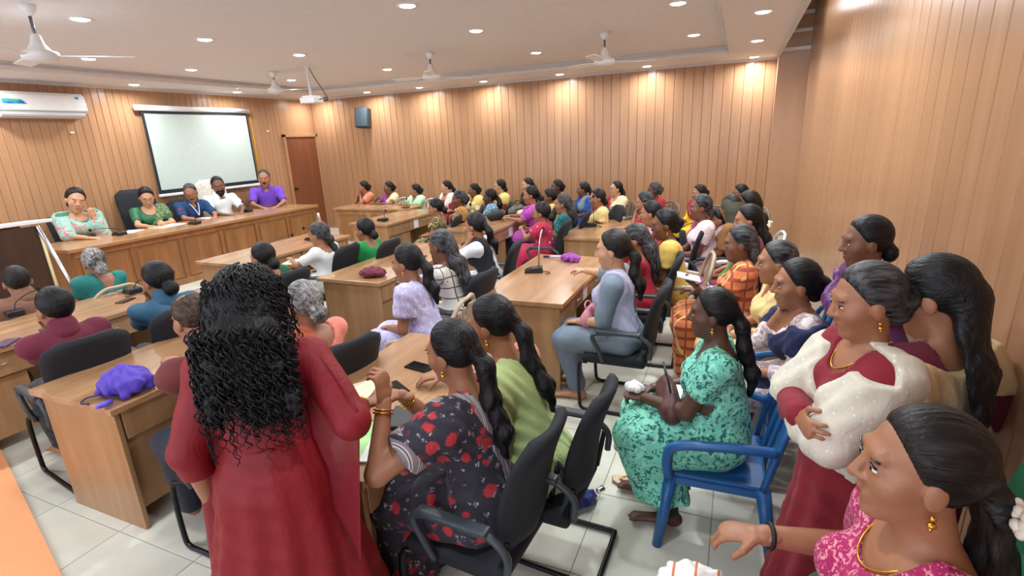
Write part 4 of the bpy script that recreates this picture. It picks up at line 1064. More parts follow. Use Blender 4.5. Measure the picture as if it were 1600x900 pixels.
back('woman in spectacles, yellow dupatta, maroon sleeves', 'seated by the wall', (781, 292), -.70, 225, ('kurta', fb((140, 20, 36)), DK, .85, fb((240, 218, 120)), 'both'), tone='l', head=(-22, 2, 0), extras=('specs',), hair='low')
back('woman in plain black top', 'with fair skin against the wall', (824, 290), -.60, 232, ('kurta', fb(BLACKC), DK, 1.3), tone='l', head=(-12, 4, 6), hair='pony')
back('woman in brown and cream saree', 'dark skinned against the wall', (870, 293), -.66, 230, ('saree', fb((50, 40, 44)), fb((150, 120, 84))), tone='k', head=(-10, 4, 0))
back('woman in royal blue kurta', 'seated against the wall', (911, 297), -.80, 222, ('kurta', fb((36, 84, 176)), DK, .9, fb((120, 150, 170)), 'side'), tone='d', head=(-24, 2, 0), hair='pony')
back('woman in spectacles, cream saree, red blouse', 'leaning against the wall', (962, 296), -.80, 232, ('saree', fb((170, 24, 50)), fb((240, 226, 180))), tone='l', lean=-2, head=(-14, -4, 0), extras=('specs',), hair='pony')
back('greying woman in red top', 'half hidden against the wall', (1022, 298), -.80, 225, ('kurta', fb((186, 34, 46)), DK, .8), tone='k', hc='mixed', head=(-20, 10, 0))
back('woman in bright yellow top', 'mostly hidden behind a grey-haired woman', (1092, 303), -1.25, 222, ('kurta', fb((240, 200, 20)), DK, 1.5, fb((180, 30, 60)), 'both'), tone='m', head=(-12, 6, 0))
back('woman in faded pink dupatta', 'in the corner by the pillar', (1156, 303), -1.35, 215, ('kurta', fb((200, 170, 160)), DK, .9, fb((216, 170, 170)), 'both'), tone='d', head=(-14, 8, 0))
# --- desks nearer the wall
person('woman in olive patterned kurta', 'leaning her arm over the chair', (681, 326), dict(x=4.75), 195, ('kurta', fb((120, 104, 62), 'print', (60, 54, 30), (190, 170, 110)), DK, .55), 'low', 'black', 'm', ('lap', 'lap'), 4, (10, 14, 0), chair='office', feet=False)
person('grey-haired woman in tan saree', 'behind the woman in olive', (717, 312), dict(x=4.85), 205, ('saree', fb((150, 90, 50)), fb((196, 140, 72), 'print', (150, 96, 50), (210, 160, 90))), 'bun', 'mixed', 'd', ('lap', 'lap'), 6, (6, 6, 0), chair='office', feet=False)
person('woman in light blue saree', 'with dark skin and maroon blouse', (765, 309), dict(z=1.03), 200, ('saree', fb((120, 26, 50)), fb((120, 170, 200), 'print', (90, 140, 180), (200, 220, 230))), 'pony', 'black', 'k', ('lap', 'lap'), 4, (6, 4, 0), chair='office', feet=False)
person('woman in magenta dupatta', 'at the desk of handbags', (829, 306), dict(x=6.02), 200, ('kurta', fb((200, 80, 180)), DK, .9, fb((180, 60, 170)), 'u'), 'pony', 'black', 'm', ('desk', 'desk'), 8, (4, 6, 0), chair='office', feet=False)
person('woman in mustard blouse', 'mostly hidden behind the teal kurta', (858, 309), dict(z=1.03), 200, ('saree', fb((214, 180, 90)), fb((226, 196, 110))), 'pony', 'dark', 'd', ('lap', 'lap'), 4, (8, 6, 0), chair='office', feet=False)
person('woman in crimson dotted saree', 'with spectacles at the desk of handbags', (846, 334), dict(x=6.62), 182, ('saree', fb((180, 30, 66)), fb((196, 36, 76), 'spots', (250, 230, 235)), .62), 'low', 'dark', 'm', ('clasp', 'clasp'), 4, (4, 8, 0), extras=('specs',), chair='office', feet=False)
person('woman in teal beaded kurta', 'with thin hair behind the crimson saree', (879, 320), dict(x=6.68), 186, ('kurta', fb((20, 112, 120), 'dots', (120, 190, 190)), DK, .9), 'long', 'mixed', 'm', ('lap', 'lap'), 4, (6, 6, 0), chair='office', feet=False)
person('woman in yellow saree with plum sleeves', 'by the wall desk', (933, 311), dict(x=7.05), 212, ('saree', fb((110, 20, 80)), fb((240, 214, 140)), .9), 'low', 'dark', 'm', ('lap', 'lap'), 4, (0, 6, 0), chair='office', feet=False)
person('greying woman in red blouse', 'holding hands to her mouth', (1006, 318), dict(z=1.09), 190, ('saree', fb((180, 30, 50)), fb((170, 28, 46))), 'low', 'mixed', 'm', ('mouth', 'mouth'), 10, (4, 6, 0), chair='office', feet=False)
person('woman in pink striped kurta', 'leaning on the desk with clasped hands', (1016, 335), dict(z=1.10), 184, ('kurta', fb((206, 130, 150), 'stripes', (236, 200, 206), (160, 80, 110)), DK, .95), 'low', 'black', 'm', (('to', (7.35, -3.15, .83), (-1, .2, 0), (0, 0, -1), 50), ('to', (7.38, -3.0, .83), (-1, -.3, 0), (0, 0, -1), 50)), 26, (2, 8, 4), chair='office', feet=False)
person('woman in mustard yellow saree', 'with spectacles touching her face', (1038, 352), dict(x=8.3), 188, ('saree', fb((190, 30, 30)), fb((232, 190, 86)), .6), 'bun', 'black', 'd', ('lap', 'mouth'), 10, (8, 10, 0), extras=('specs', 'earring'), chair='tan', feet=False)
person('woman in red kurta with long hair', 'behind the woman in grey', (992, 376), dict(x=8.10), 182, ('kurta', fb((178, 24, 42)), DK, 1.2), 'long', 'mixed', 'm', ('lap', 'lap'), 8, (6, 10, 0), chair='office', feet=False)
person('woman in grey kurta and lavender dupatta', 'reaching over the desk', (957, 392), dict(x=8.10), 180, ('kurta', fb((118, 134, 150), rough=.8), fb((110, 124, 150)), 1.05, fb((176, 178, 206)), 'side'), 'pony', 'dark', 'l', ('lap', ('to', (7.45, -5.08, .80), (-1, .3, 0), (0, 0, -1), 30)), 6, (4, 6, 0), extras=('earring',), chair='office', legs=-.02)
# --- side aisle by the right-hand wall
person('grey-haired woman in pink-speckled white saree', 'seated in the side aisle', (1094, 325), dict(z=1.16), 196, ('saree', fb((200, 60, 120)), fb((232, 214, 222), 'dots', (206, 110, 150)), .7), 'low', 'mixed', 'd', ('lap', 'lap'), 4, (0, 4, 0), chair='office', feet=False)
person('boy in pale pink shirt', 'with a hand at his mouth', (1122, 345), dict(z=1.0), 190, ('shirt', fb((236, 206, 220), 'spots', (220, 160, 190)), DK, .6), 'short', 'black', 'm', ('lap', 'mouth'), 6, (6, 8, 0), chair='white', feet=False, male=False, seat=.42)
person('woman in dark olive head scarf', 'facing away in the side aisle', (1141, 326), dict(z=1.15), 170, ('kurta', fb((150, 100, 50)), DK, .9), 'low', 'dark', 'm', ('lap', 'lap'), 4, (-30, 10, 0), chair='white', feet=False)
person('woman with sleek black hair', 'squeezed between scarf and pillar', (1169, 319), dict(z=1.16), 185, ('kurta', fb((120, 70, 70)), DK, .9), 'long', 'dark', 'd', ('lap', 'lap'), 4, (0, 12, 0), chair='white', feet=False)
person('woman in rose kurta with long hair', 'jasmine tucked in it', (1168, 345), dict(z=1.16), 186, ('kurta', fb((180, 80, 110)), DK, .9, fb((150, 60, 90)), 'side'), 'long', 'black', 'm', ('lap', 'lap'), 4, (4, 8, 0), chair='white', feet=False, extras=('flower',))
person('woman in orange checked saree', 'holding a notebook, green blouse', (1155, 382), dict(z=1.13), 186, ('saree', fb((70, 128, 40)), fb((226, 122, 70), 'plaid', (160, 70, 40), (236, 190, 110), 2.2), .55), 'long', 'mixed', 'd', (('loc', (-.06, .34, .80), (.3, .8, .5), (0, -.6, .6), 45), ('loc', (.10, .34, .72), (-.3, .9, .2), (0, 0, -1), 40)), 2, (2, 6, 0), fat=1.12, chair='blue', feet=False)
person('woman in pale yellow saree with grey-black braid', 'seated by the panelled wall', (1212, 412), dict(z=1.13), 186, ('saree', fb((226, 186, 120)), fb((236, 200, 130)), .6), 'braid', 'mixed', 'm', ('lap', 'lap'), 4, (2, 4, 0), chair='blue', feet=False)
person('woman in navy dupatta and printed kurta', 'fist under her chin', (1243, 446), dict(z=1.14), 188, ('kurta', fb((206, 186, 190), 'print', (176, 130, 140), (236, 226, 220)), fb(NAVY), 1.5, fb((28, 34, 78)), 'u'), 'bun', 'black', 'm', ('lap', 'chin'), 8, (4, 4, 0), chair='blue', feet=False)
td = person('woman in teal floral dress', 'with a brown handbag on her lap', (1112, 492), dict(z=1.15), 182, ('dress', fb((112, 208, 178), 'print', (36, 104, 96), (136, 222, 194), 1.3), None, .62), 'pony', 'black', 'k', (('loc', (-.05, .36, .70), (.35, .9, -.1), (.3, 0, -1), 55), ('loc', (.08, .33, .69), (-.3, .9, .0), (-.3, 0, -1), 55)), 4, (2, 2, 0), fat=1.2, extras=('earring', ('bangle', (1,))), chair='blue', legs=-.05, thigh=.35)
# --- middle rows
person('grey-haired woman with black shawl', 'at the desk nearest the head table', (499, 368), dict(x=4.75), 186, ('kurta', fb((230, 230, 226)), DK, .8, fb(BLACKC), 'right'), 'low', 'mixed', 'm', ('desk', 'lap'), 6, (4, 12, 0), chair='office', feet=False)
person('woman in bright green top', 'seen from behind past a black chair', (570, 361), dict(x=4.98), 184, ('kurta', fb((24, 150, 72)), DK, .8), 'low', 'black', 'm', ('lap', 'lap'), 4, (0, 8, 0), chair='office', feet=False)
person('woman in green shawl', 'head only, beyond the curly-haired woman', (411, 404), dict(x=4.95), 182, ('kurta', fb((28, 96, 60)), DK, .9), 'low', 'black', 'm', ('lap', 'lap'), 4, (0, 8, 0), chair='office', feet=False)
person('woman in lavender saree', 'with thick ponytail, arm on the desk', (636, 412), dict(x=6.68), 186, ('saree', fb((176, 170, 226)), fb((196, 190, 232), 'print', (180, 172, 224), (214, 208, 240)), .55), 'pony', 'black', 'm', ('lap', ('to', (5.78, -5.45, .80), (-1, .0, 0), (0, 0, -1), 25)), 12, (2, 8, 0), extras=('earring',), chair='tan')
person('woman in white checked kurta', 'with long wavy grey-black hair', (690, 386), dict(x=6.64), 176, ('kurta', fb((230, 226, 214), 'check', (110, 96, 84), (90, 110, 120)), DK, 1.0), 'long', 'mixed', 'd', ('desk', 'mouth'), 12, (-2, 8, 0), chair='office', feet=False)
person('woman in white kurta and black dupatta', 'head propped on her hand', (742, 355), dict(x=6.42), 190, ('kurta', fb((236, 238, 242)), DK, .8, fb((24, 26, 38)), 'side'), 'pony', 'black', 'm', ('cheek', 'desk'), 14, (-8, 8, 4), chair='office', feet=False)
person('grey-haired woman in peach blouse', 'seen from behind beside the curly-haired woman', (476, 478), dict(x=6.62), 170, ('saree', fb((248, 140, 118)), fb((190, 90, 60)), .6, .2), 'low', 'grey', 'm', ('lap', 'desk'), 8, (0, 14, 0), fat=1.12, chair='office', feet=False)
person('brown-haired person with wrist watch', 'leaning over the umbrella desk', (302, 500), dict(x=6.45), 178, ('shirt', fb((110, 40, 40)), DK, .8), 'bald', 'brown', 'm', (('to', (5.95, -7.72, .82), (-1, .0, .1), (0, 0, -1), 50), ('to', (5.9, -7.4, .82), (-1, 0, 0), (0, 0, -1), 40)), 16, (0, 14, 0), male=True, extras=(('watch', -1, 'steel_watch', (200, 200, 205), .3, 1.0),), chair='office', feet=False)
person('curly-haired person in slate blue shirt', 'hand at the face', (247, 440), dict(x=5.05), 168, ('shirt', fb((52, 98, 128)), DK, .85), 'low', 'black', 'm', ('mouth', 'lap'), 8, (14, 10, 0), male=True, chair='office', feet=False)
person('grey-haired woman in teal blouse', 'before the head table, back turned', (148, 412), dict(x=3.32), 172, ('saree', fb((20, 130, 124)), fb((30, 120, 116)), .6, .2), 'low', 'grey', 'm', ('lap', 'lap'), 4, (0, 10, 0), chair='tan', feet=False)
person('short-haired person in brown', 'at the edge before the lectern', (28, 442), dict(x=3.35), 178, ('shirt', fb((140, 96, 76)), DK, .8), 'short', 'dark', 'm', ('lap', 'lap'), 6, (-16, 8, 0), male=True, chair='grey', feet=False)
person('man in maroon shirt', 'hand raised to his chin, back turned', (87, 484), dict(x=5.02), 172, ('shirt', fb((112, 28, 52)), fb((44, 48, 52), 'print', (70, 74, 78), (30, 32, 34)), .95), 'short', 'black', 'm', ('mouth', 'lap'), 6, (10, 8, 0), male=True, extras=(('watch', -1),), chair='office')
pt = person('woman in black and red floral saree', 'long ponytail, gold bangle', (706, 552), dict(z=1.19), 176, ('saree', fb((150, 30, 50)), fb((46, 42, 54), 'blossom', (190, 44, 54), (170, 160, 172), 1.5), .5, 0, fb((130, 118, 122), 'stripes', (190, 182, 184), (80, 70, 76), 2.4)), 'pony', 'black', 'm', (('to', at(600, 628, d=1.93), (-.1, .1, 1), (-1, 0, 0), 55, (-.6, -.2, -1)), ('to', at(628, 618, d=2.15), (-1, -.3, 0), (0, 0, -1), 40)), 8, (2, 8, 0), extras=('earring', ('bangle', (-1, 1), 2), 'chain'), chair='office')
gs = person('woman in pale green saree', 'curly ponytail, leaning over the near desk', (768, 508), dict(z=1.18), 178, ('saree', fb((220, 130, 110)), fb((186, 206, 132), 'border', (236, 226, 190)), .55), 'pony', 'black', 'm', ('lap', 'desk'), 20, (4, 12, 0), extras=('earring', 'chain'), chair='office')
# --- standing and nearest people
pu = person('standing woman in purple dupatta', 'against the panelled wall', (1352, 380), dict(z=1.44), 188, ('kurta', fb((92, 34, 90)), fb((80, 30, 70)), 1.3, fb((104, 44, 112), rough=.6), 'u'), 'low', 'black', 'd', ('side', 'side'), 2, (2, 6, 0), stand=True)
sh = person('standing woman in cream lace shawl', 'arms folded, dark red dress', (1352, 473), dict(z=1.44), 192, ('gown', fb((138, 14, 34)), 1.9, .26, fb((214, 206, 186), 'dots', (232, 226, 208), scale=2.0)), 'bun', 'mixed', 'm', ('cross', 'cross'), 2, (2, 10, 0), stand=True, fat=1.12, extras=('earring', 'chain', ('bindi', (250, 240, 230)), ('bangle', (1, -1))))
lh = person('standing woman with very long black hair', 'tan shawl, back against wall', (1458, 466), dict(z=1.45), 135, ('kurta', fb((110, 26, 50)), fb((100, 20, 40)), 1.2, fb((206, 176, 128)), 'u'), 'long', 'black', 'm', ('side', ('loc', (.16, .10, .95), (-.5, .6, 0), (0, 0, -1), 40)), 2, (20, 14, 0), stand=True, fat=.9, big=1.05)
pk = person('woman in embroidered magenta kurta', 'nearest, with gold earring and jasmine', (1432, 735), dict(z=1.27), 184, ('kurta', fb((178, 20, 92), 'print', (226, 140, 150), (170, 16, 84), 2.2), fb((240, 236, 230)), .7), 'pony', 'dark', 'm', ('lap', ('to', at(1192, 836, z=.80), (-1, .15, -.25), (0, 0, -1), 35)), 4, (2, -2, 0), fat=1.2, extras=('earring', 'chain', 'flower', ('watch', 1, 'black_thread', (20, 18, 18), .6)), chair='blue', smax=1.12)
gr = person('person in emerald green saree', 'cut off at the edge of view', (1730, 700), dict(d=1.12), 184, ('saree', fb((16, 100, 60)), fb((20, 112, 70), 'spots', (40, 170, 190))), 'bun', 'black', 'm', ('lap', 'lap'), 4, (0, 0, 0), chair='blue', feet=False)
rw = person('woman in crimson gown with long curly hair', 'standing with her back turned', (392, 476), dict(d=1.74), 128, ('gown', fb((142, 0, 18), rough=.65, sheen=0.0), 1.75, .36), 'curly', 'black', 'm', (('loc', (-.235, .05, .80), (0, .2, -1), (1, 0, 0), 25), ('to', at(562, 634, d=1.98), (.6, .7, 0), (0, 0, -1), 40)), 8, (-6, 20, 0), stand=True, fat=1.10)
for k_, p_ in PROTO.items():
    if k_ not in USED:
        for c_ in list(p_.children): bpy.data.objects.remove(c_)
        bpy.data.objects.remove(p_)
# ------------------------------------------------------------------ the curly hair and sheer dupatta of the standing woman
def curly(J):
    F, s, nb, up, fw, root = J['F'], J['s'], J['nb'], J['up'], J['fw'], J['root']; RT = J['HR'].T
    back_ = nb - fw * .13; r2 = random.Random(11)
    pr = [ell(F(0, -.02, .036), A3(.090, .105, .100), .03, RT), ell(F(0, -.06, -.02), A3(.115, .085, .11), .05, RT), cone(F(0, -.07, -.05), back_ + up * .02, .105, .115, .05, .6, fw), cone(back_, back_ - up * .17 + A3(.015, 0, 0), .115, .055, .05, .45, fw)]
    for k in range(26):
        a = r2.uniform(-1, 1); b = r2.uniform(0, .22); c = back_ + A3(a * .12, -.02 - r2.uniform(0, .03), 0) + up * (.10 - b)
        pr.append(cone(c, c - up * .06 + A3(r2.uniform(-.02, .02), 0, 0), .022, .014, .02))
    Pn = F(0, .055, .09); hy, hz = J['HR'][:, 1], J['HR'][:, 2]; nn = hy * .83 - hz * .555
    def cut(D, x, y, z): return np.maximum(D, np.where(z > J['hd'][2] - .09, (x - Pn[0]) * nn[0] + (y - Pn[1]) * nn[1] + (z - Pn[2]) * nn[2] - .012, -.05))
    def wob(x, y, z): return (.08 + .92 * np.clip((J['hd'][2] - .02 - z) * 9, 0, 1)) * .008 * np.sin(x * 120 + 3 * np.sin(z * 46)) * np.sin(z * 105 + 2 * np.sin(y * 60 + x * 50)) + .0018 * np.sin(x * 230 + 2 * np.sin(z * 60)) * np.sin(y * 60 + z * 30)
    V, Q = surface(pr, .0062, 0, cut, wob)
    m = MB()
    for k in range(640):
        u = r2.uniform(-1, 1); top = r2.random() < .55
        th0 = r2.uniform(-1.75, 1.75); f0 = r2.uniform(-.1, 1.35)
        if top: out = unit(J['HR'] @ A3(math.sin(th0), -math.cos(th0), 0)); L = r2.uniform(.10, .22)
        else:
            st = back_ + A3(u * .135, -.045 * (1 - .5 * u * u) - r2.uniform(0, .02), 0) + up * r2.uniform(-.10, .14); out = unit(A3(u * .7, -.7, 0)); L = r2.uniform(.10, .24)
        ph = r2.uniform(0, 6.28); n = 18; R = r2.uniform(.004, .009) if top else r2.uniform(.006, .013); turns = L / r2.uniform(.035, .055); t1 = unit(np.cross(out, A3(0, 0, 1)))
        pts = []
        for i in range(n):
            t = i / (n - 1); an = ph + turns * 6.28 * t
            if top:
                f = f0 - L * t / .10; dn = max(0.0, -f - .25) * .10; f = max(f, -.25)
                c = np.array(F(.106 * math.sin(th0) * math.cos(f), -.025 - .124 * math.cos(th0) * math.cos(f), .030 + .110 * math.sin(f))) + A3(0, 0, -dn) + out * dn * .35
            if top and k % 2: c = np.array(F(.116 * math.sin(th0), -.058 - .090 * math.cos(th0), -.05 + .10 * f0)) + A3(0, 0, -L * t * .9) + out * (.004 + .03 * t)
            elif not top: c = st + A3(0, 0, -L * t) + out * (.012 + .012 * math.sin(t * 3))
            pts.append(c + t1 * math.cos(an) * R + out * math.sin(an) * R * .7)
        m.tube(pts, [.0042 * (1 - .7 * (i / (n - 1))) for i in range(n)], 4)
    me = m.mesh('curls', True)
    v2 = np.zeros(len(me.vertices) * 3, np.float32); me.vertices.foreach_get('co', v2)
    q2 = [tuple(p.vertices) for p in me.polygons if len(p.vertices) == 4]; q2 = np.array(q2) + len(V)
    bpy.data.meshes.remove(me)
    link('hair', np_mesh('hair', np.concatenate([V, v2.reshape(-1, 3)]), np.concatenate([Q, q2])), hairmat('black'), root)
curly(rw)
def sheet(name, top, drops, mat, parent, nz=16, amp=.018, sway=None, thick=.002):
    """cloth hanging from the polyline top, one drop length per point"""
    P = [np.array(p) for p in top]; n = len(P); V, Q = [], []
    for j in range(nz + 1):
        t = j / nz
        for i in range(n):
            d = drops[i] * t
            f = amp * math.sin(i * 1.9 + 1.3 * t) * min(1, t * 2.2)
            V.append(P[i] + A3(0, 0, -d) + (sway(t, i / (n - 1)) if sway else 0) + A3(f * .6, f, 0))
    for j in range(nz):
        for i in range(n - 1): a = j * n + i; Q.append((a, a + 1, a + n + 1, a + n))
    o = link(name, np_mesh(name, V, Q), mat, parent)
    md = o.modifiers.new('thickness', 'SOLIDIFY'); md.thickness = thick; sb = o.modifiers.new('smooth', 'SUBSURF'); sb.levels = sb.render_levels = 1
    return o
M_sheer = fabric((142, 6, 28), None, rough=.6, alpha=.86)
J = rw; S1, E1, W1 = J['shl'][1], J['elb'][1], J['wri'][1]
tp = [J['nb'] + A3(.10, -.10, -.03), J['nb'] + A3(.13, -.02, .035), S1 + A3(.02, -.03, .062), lerp(S1, E1, .35) + A3(.035, -.05, .052), lerp(S1, E1, .75) + A3(.04, -.055, .05), E1 + A3(.035, -.05, .045), lerp(E1, W1, .35) + A3(.02, -.04, .045), lerp(E1, W1, .6) + A3(.015, -.01, .04)]
sheet('dupatta', tp, [.22, .30, .46, .55, .58, .55, .42, .22], M_sheer, J['root'], sway=lambda t, u: A3(-.05 * t * (u > .2), -.05 * t, 0))
S2, E2, W2 = J['shl'][-1], J['elb'][-1], J['wri'][-1]
tp = [J['nb'] + A3(-.09, -.10, -.03), J['nb'] + A3(-.13, -.03, .03), S2 + A3(-.02, -.04, .062), S2 + A3(-.07, -.01, .03), S2 + A3(-.085, .04, -.01)]
sheet('dupatta', tp, [.5, .8, 1.15, 1.2, 1.15], M_sheer, J['root'], sway=lambda t, u: A3(-.09 * t * (u > .3), -.02 * t, 0), amp=.012)
MB().ring(lerp(E1, W1, .98), W1 - E1, .034, .006, 18, 6).build('bangle', plain('gold', (214, 164, 70), .25, 1.0), J['root'], smooth=True)
# head scarf on the woman in the side aisle
J = [j for j in PEOPLE if 'head scarf' in j['label']][0]; F = J['F']; RT = J['HR'].T
V, Q = surface([ell(F(0, -.017, .036), A3(.098, .112, .112), .02, RT), cone(F(0, -.05, -.03), J['nb'] + A3(0, -.05, .0), .095, .13, .05)], .013, 0, lambda D, x, y, z: np.maximum(D, ((x - F(0, .07, .02)[0]) * J['HR'][0, 1] + (y - F(0, .07, .02)[1]) * J['HR'][1, 1])))
link('head_scarf', np_mesh('head_scarf', V, Q), fabric((72, 76, 60)), J['root'])

# ------------------------------------------------------------------ microphones
M_mic = plain('mic_base', (30, 31, 34), .35); M_foam = plain('mic_foam', (16, 16, 20), .95)
def mic(px, z, rz, tip, lab, foam=None, thick=.0045, body=None):
    c = at(*px, z=z); r = empty('microphone', tuple(c), math.radians(rz), lab, 'microphone', 'table microphones')
    b = MB(); b.prism([(-.085, 0), (.085, 0), (.085, .018), (.02, .045), (-.075, .05), (-.085, .04)], 1, -.055, .055); b.build('base', body or M_mic, r)
    MB().box((.0, -.04, .040), (.05, .04, .044), 0, 1, Matrix.Rotation(math.radians(22), 4, 'Y') @ Matrix.Translation((-.005, 0, 0))).build('button_panel', plain('mic_panel', (150, 154, 158), .4), r)
    p = [(-.05, 0, .045), (-.05 + tip[0] * .15, tip[1] * .15, .045 + tip[2] * .55), (-.05 + tip[0] * .6, tip[1] * .6, .045 + tip[2] * .92), (-.05 + tip[0], tip[1], .045 + tip[2])]
    MB().tube(path(p, 6), thick, 6).build('gooseneck', M_steel if thick > .005 else M_black, r, smooth=True)
    MB().ell(p[-1], (.016, .016, .022), 10, 8).build('foam_tip', foam or M_foam, r, smooth=True)
    MB().tube(path([(-.085, .02, .01), (-.13, .03, .008), (-.15, .07, .006), (-.11, .10, .005)], 4), .004, 5).build('lead', M_black, r, smooth=True)
    return r
TD = DZ + .001; TT = .761
mic((187, 367), TD, 180, (-.10, .42, .10), 'black gooseneck microphone in front of the woman in mint shawl')
mic((304, 350), TD, 180, (.02, .20, .20), 'gooseneck microphone with red tip before the man in navy', plain('red_foam', (190, 40, 44), .9))
mic((386, 331), TD, 180, (.05, .06, .14), 'black microphone before the bearded man')
mic((415, 393), TT, 170, (-.10, -.30, .12), 'grey microphone near the corner of the desk before the head table')
mic((487, 375), TT, 170, (.02, .12, .14), 'grey microphone beside the grey-haired woman with black shawl')
mic((207, 457), TT, 170, (-.25, -.25, .12), 'microphone beside the person in slate blue shirt')
mic((22, 492), TT, 170, (.05, -.2, .12), 'microphone behind the person in brown, partly cut off')
mic((598, 345), TT, 165, (.0, -.04, .12), 'grey microphone on the near end of the desk by the cone')
mic((633, 327), TT, 165, (.0, -.02, .16), 'grey microphone on the far end of the desk by the cone')
mic((834, 425), TT, 200, (-.05, -.12, .34), 'microphone with thick pale gooseneck beside the magenta umbrella', thick=.009)
mic((922, 354), TT, 200, (.0, -.06, .36), 'microphone with upright gooseneck on the desk of clasped hands')
mic((733, 382), TT, 190, (.0, .0, .44), 'microphone with tall thin neck beside the woman in black dupatta')

# ------------------------------------------------------------------ things on desks and laps
def bundle(name, c, rad, rz, mat, lab, cat, seed, lobes=9, h=.009, parent=None, fold=.012):
    r3 = random.Random(seed); R = rad
    P = [ell((0, 0, R[2] * .85), (R[0] * .8, R[1] * .8, R[2] * .8), .03)]
    for k in range(lobes):
        a = 6.28 * k / lobes + r3.uniform(-.3, .3)
        P.append(cone((0, 0, R[2] * r3.uniform(.8, 1.3)), (math.cos(a) * R[0] * .75, math.sin(a) * R[1] * .75, R[2] * r3.uniform(.25, .8)), R[2] * .5, R[2] * .28, .02))
    ph = r3.uniform(0, 6)
    V, Q = surface(P, h, 0, lambda D, x, y, z: np.maximum(D, -z + 0 * x), lambda x, y, z: -fold * .9 * np.abs(np.sin(np.arctan2(y, x) * 6 + ph + z * 18 + 1.5 * np.sin(x * 30))) + fold * .45 + fold * .5 * np.sin(x * 75 + ph + z * 30) * np.sin(y * 80 + z * 50))
    o = link(name, np_mesh(name, V, Q), mat, parent)
    if parent is None: o.location = tuple(c); o.rotation_euler = (0, 0, rz)
    if lab: tag(o, lab, cat)
    return o
# purple umbrella
c = at(187, 622, z=.762) + A3(-.03, .06, 0); r = empty('umbrella', tuple(c), .4, 'crumpled purple umbrella on the desk corner behind the crimson gown', 'umbrella')
bundle('canopy', None, (.15, .125, .085), 0, fabric((86, 58, 190), rough=.55), None, None, 2, 11, .007, r)
MB().tube(path([(-.10, -.06, .02), (-.16, -.08, .012), (-.15, -.13, .010), (-.10, -.14, .010)], 5), .005, 6).build('wrist_loop', plain('dark_purple', (48, 32, 80), .6), r, smooth=True)
MB().lathe([(.001, 0), (.014, .004), (.016, .05), (.010, .09), (.001, .092)], 10, Matrix.Translation((.02, -.14, .02)) @ Matrix.Rotation(math.radians(80), 4, 'X')).build('handle', plain('purple_handle', (110, 90, 210), .4), r, smooth=True)
# magenta umbrella
c = at(892, 408, z=.762); r = empty('umbrella', tuple(c), math.radians(160), 'magenta folded umbrella lying on the desk before the woman in grey', 'umbrella')
bundle('canopy', None, (.13, .075, .045), 0, fabric((150, 50, 160), rough=.55), None, None, 7, 9, .008, r)
MB().tube([(.12, 0, .03), (.26, .02, .02)], [.016, .010], 8).build('shaft', plain('pale_handle', (200, 190, 210), .4), r, smooth=True)
MB().tube([(.26, .02, .02), (.33, .03, .014)], .012, 8).build('handle', plain('dark_purple', (48, 32, 80), .6), r, smooth=True)
bundle('cloth_bag', at(583, 432, z=.762), (.155, .10, .055), .3, fabric((110, 24, 50), rough=.7), 'crumpled maroon cloth bag on the desk corner before the lavender saree', 'bag', 4, 9)
# bags on the far desk
def handbag(name, c, size, rz, mat, lab, strap, cat='bag', sh=.16):
    r = empty(name, tuple(c), rz, lab, cat)
    w, d, hh_ = size
    V, Q = surface([cone((-w * .36, 0, hh_ * .42), (w * .36, 0, hh_ * .42), hh_ * .44, hh_ * .44, .03, d / hh_, A3(0, 1, 0)), cone((-w * .26, 0, hh_ * .80), (w * .26, 0, hh_ * .80), hh_ * .20, hh_ * .20, .05, .6, A3(0, 1, 0))], .012 if w > .2 else .008, 0, lambda D, x, y, z: np.maximum(D, -z + 0 * x), lambda x, y, z: .004 * np.sin(x * 40) * np.sin(z * 50 + y * 20))
    link('bag_body', np_mesh('bag_body', V, Q), mat, r)
    MB().tube(path([(-w * .3, 0, hh_ * .85), (-w * .26, .02, hh_ + sh * .7), (0, .03, hh_ + sh), (w * .26, .02, hh_ + sh * .7), (w * .3, 0, hh_ * .85)], 6), .006, 6).build('strap', strap, r, smooth=True)
    MB().box((-w * .25, -d * .5 - .002, hh_ * .70), (w * .25, -d * .5 + .02, hh_ * .725)).build('zip', M_steel, r)
    return r
leather = lambda n, c: plain('leather_' + n, c, .45)
handbag('handbag', at(776, 344, z=.762), (.26, .12, .15), .9, leather('black', (26, 26, 32)), 'black handbag on the far desk next to a grey bag', leather('black', (26, 26, 32)), sh=.02)
handbag('handbag', at(800, 338, z=.762) + A3(.0, .22, 0), (.40, .16, .15), 1.3, leather('grey', (92, 88, 78)), 'large grey-brown handbag lying on the far desk', leather('grey', (92, 88, 78)), sh=.02)
bundle('folded_cloth', at(812, 338, z=.762) + A3(0, .12, 0), (.12, .09, .05), 0, fabric((230, 220, 190)), 'cream cloth bundle on the far desk between handbag and purple cloth', 'cloth', 9, 7, .012)
bundle('folded_cloth', at(832, 334, z=.762) + A3(.0, .05, 0), (.17, .13, .07), 0, fabric((120, 50, 150)), 'purple cloth heaped on the end of the far desk', 'cloth', 10, 9, .012)
handbag('handbag', at(960, 340, z=.762) + A3(-.05, .1, 0), (.46, .15, .12), .2, leather('slate', (44, 58, 62)), 'long slate handbag on the desk behind the clasped hands', leather('slate', (44, 58, 62)), sh=.02)
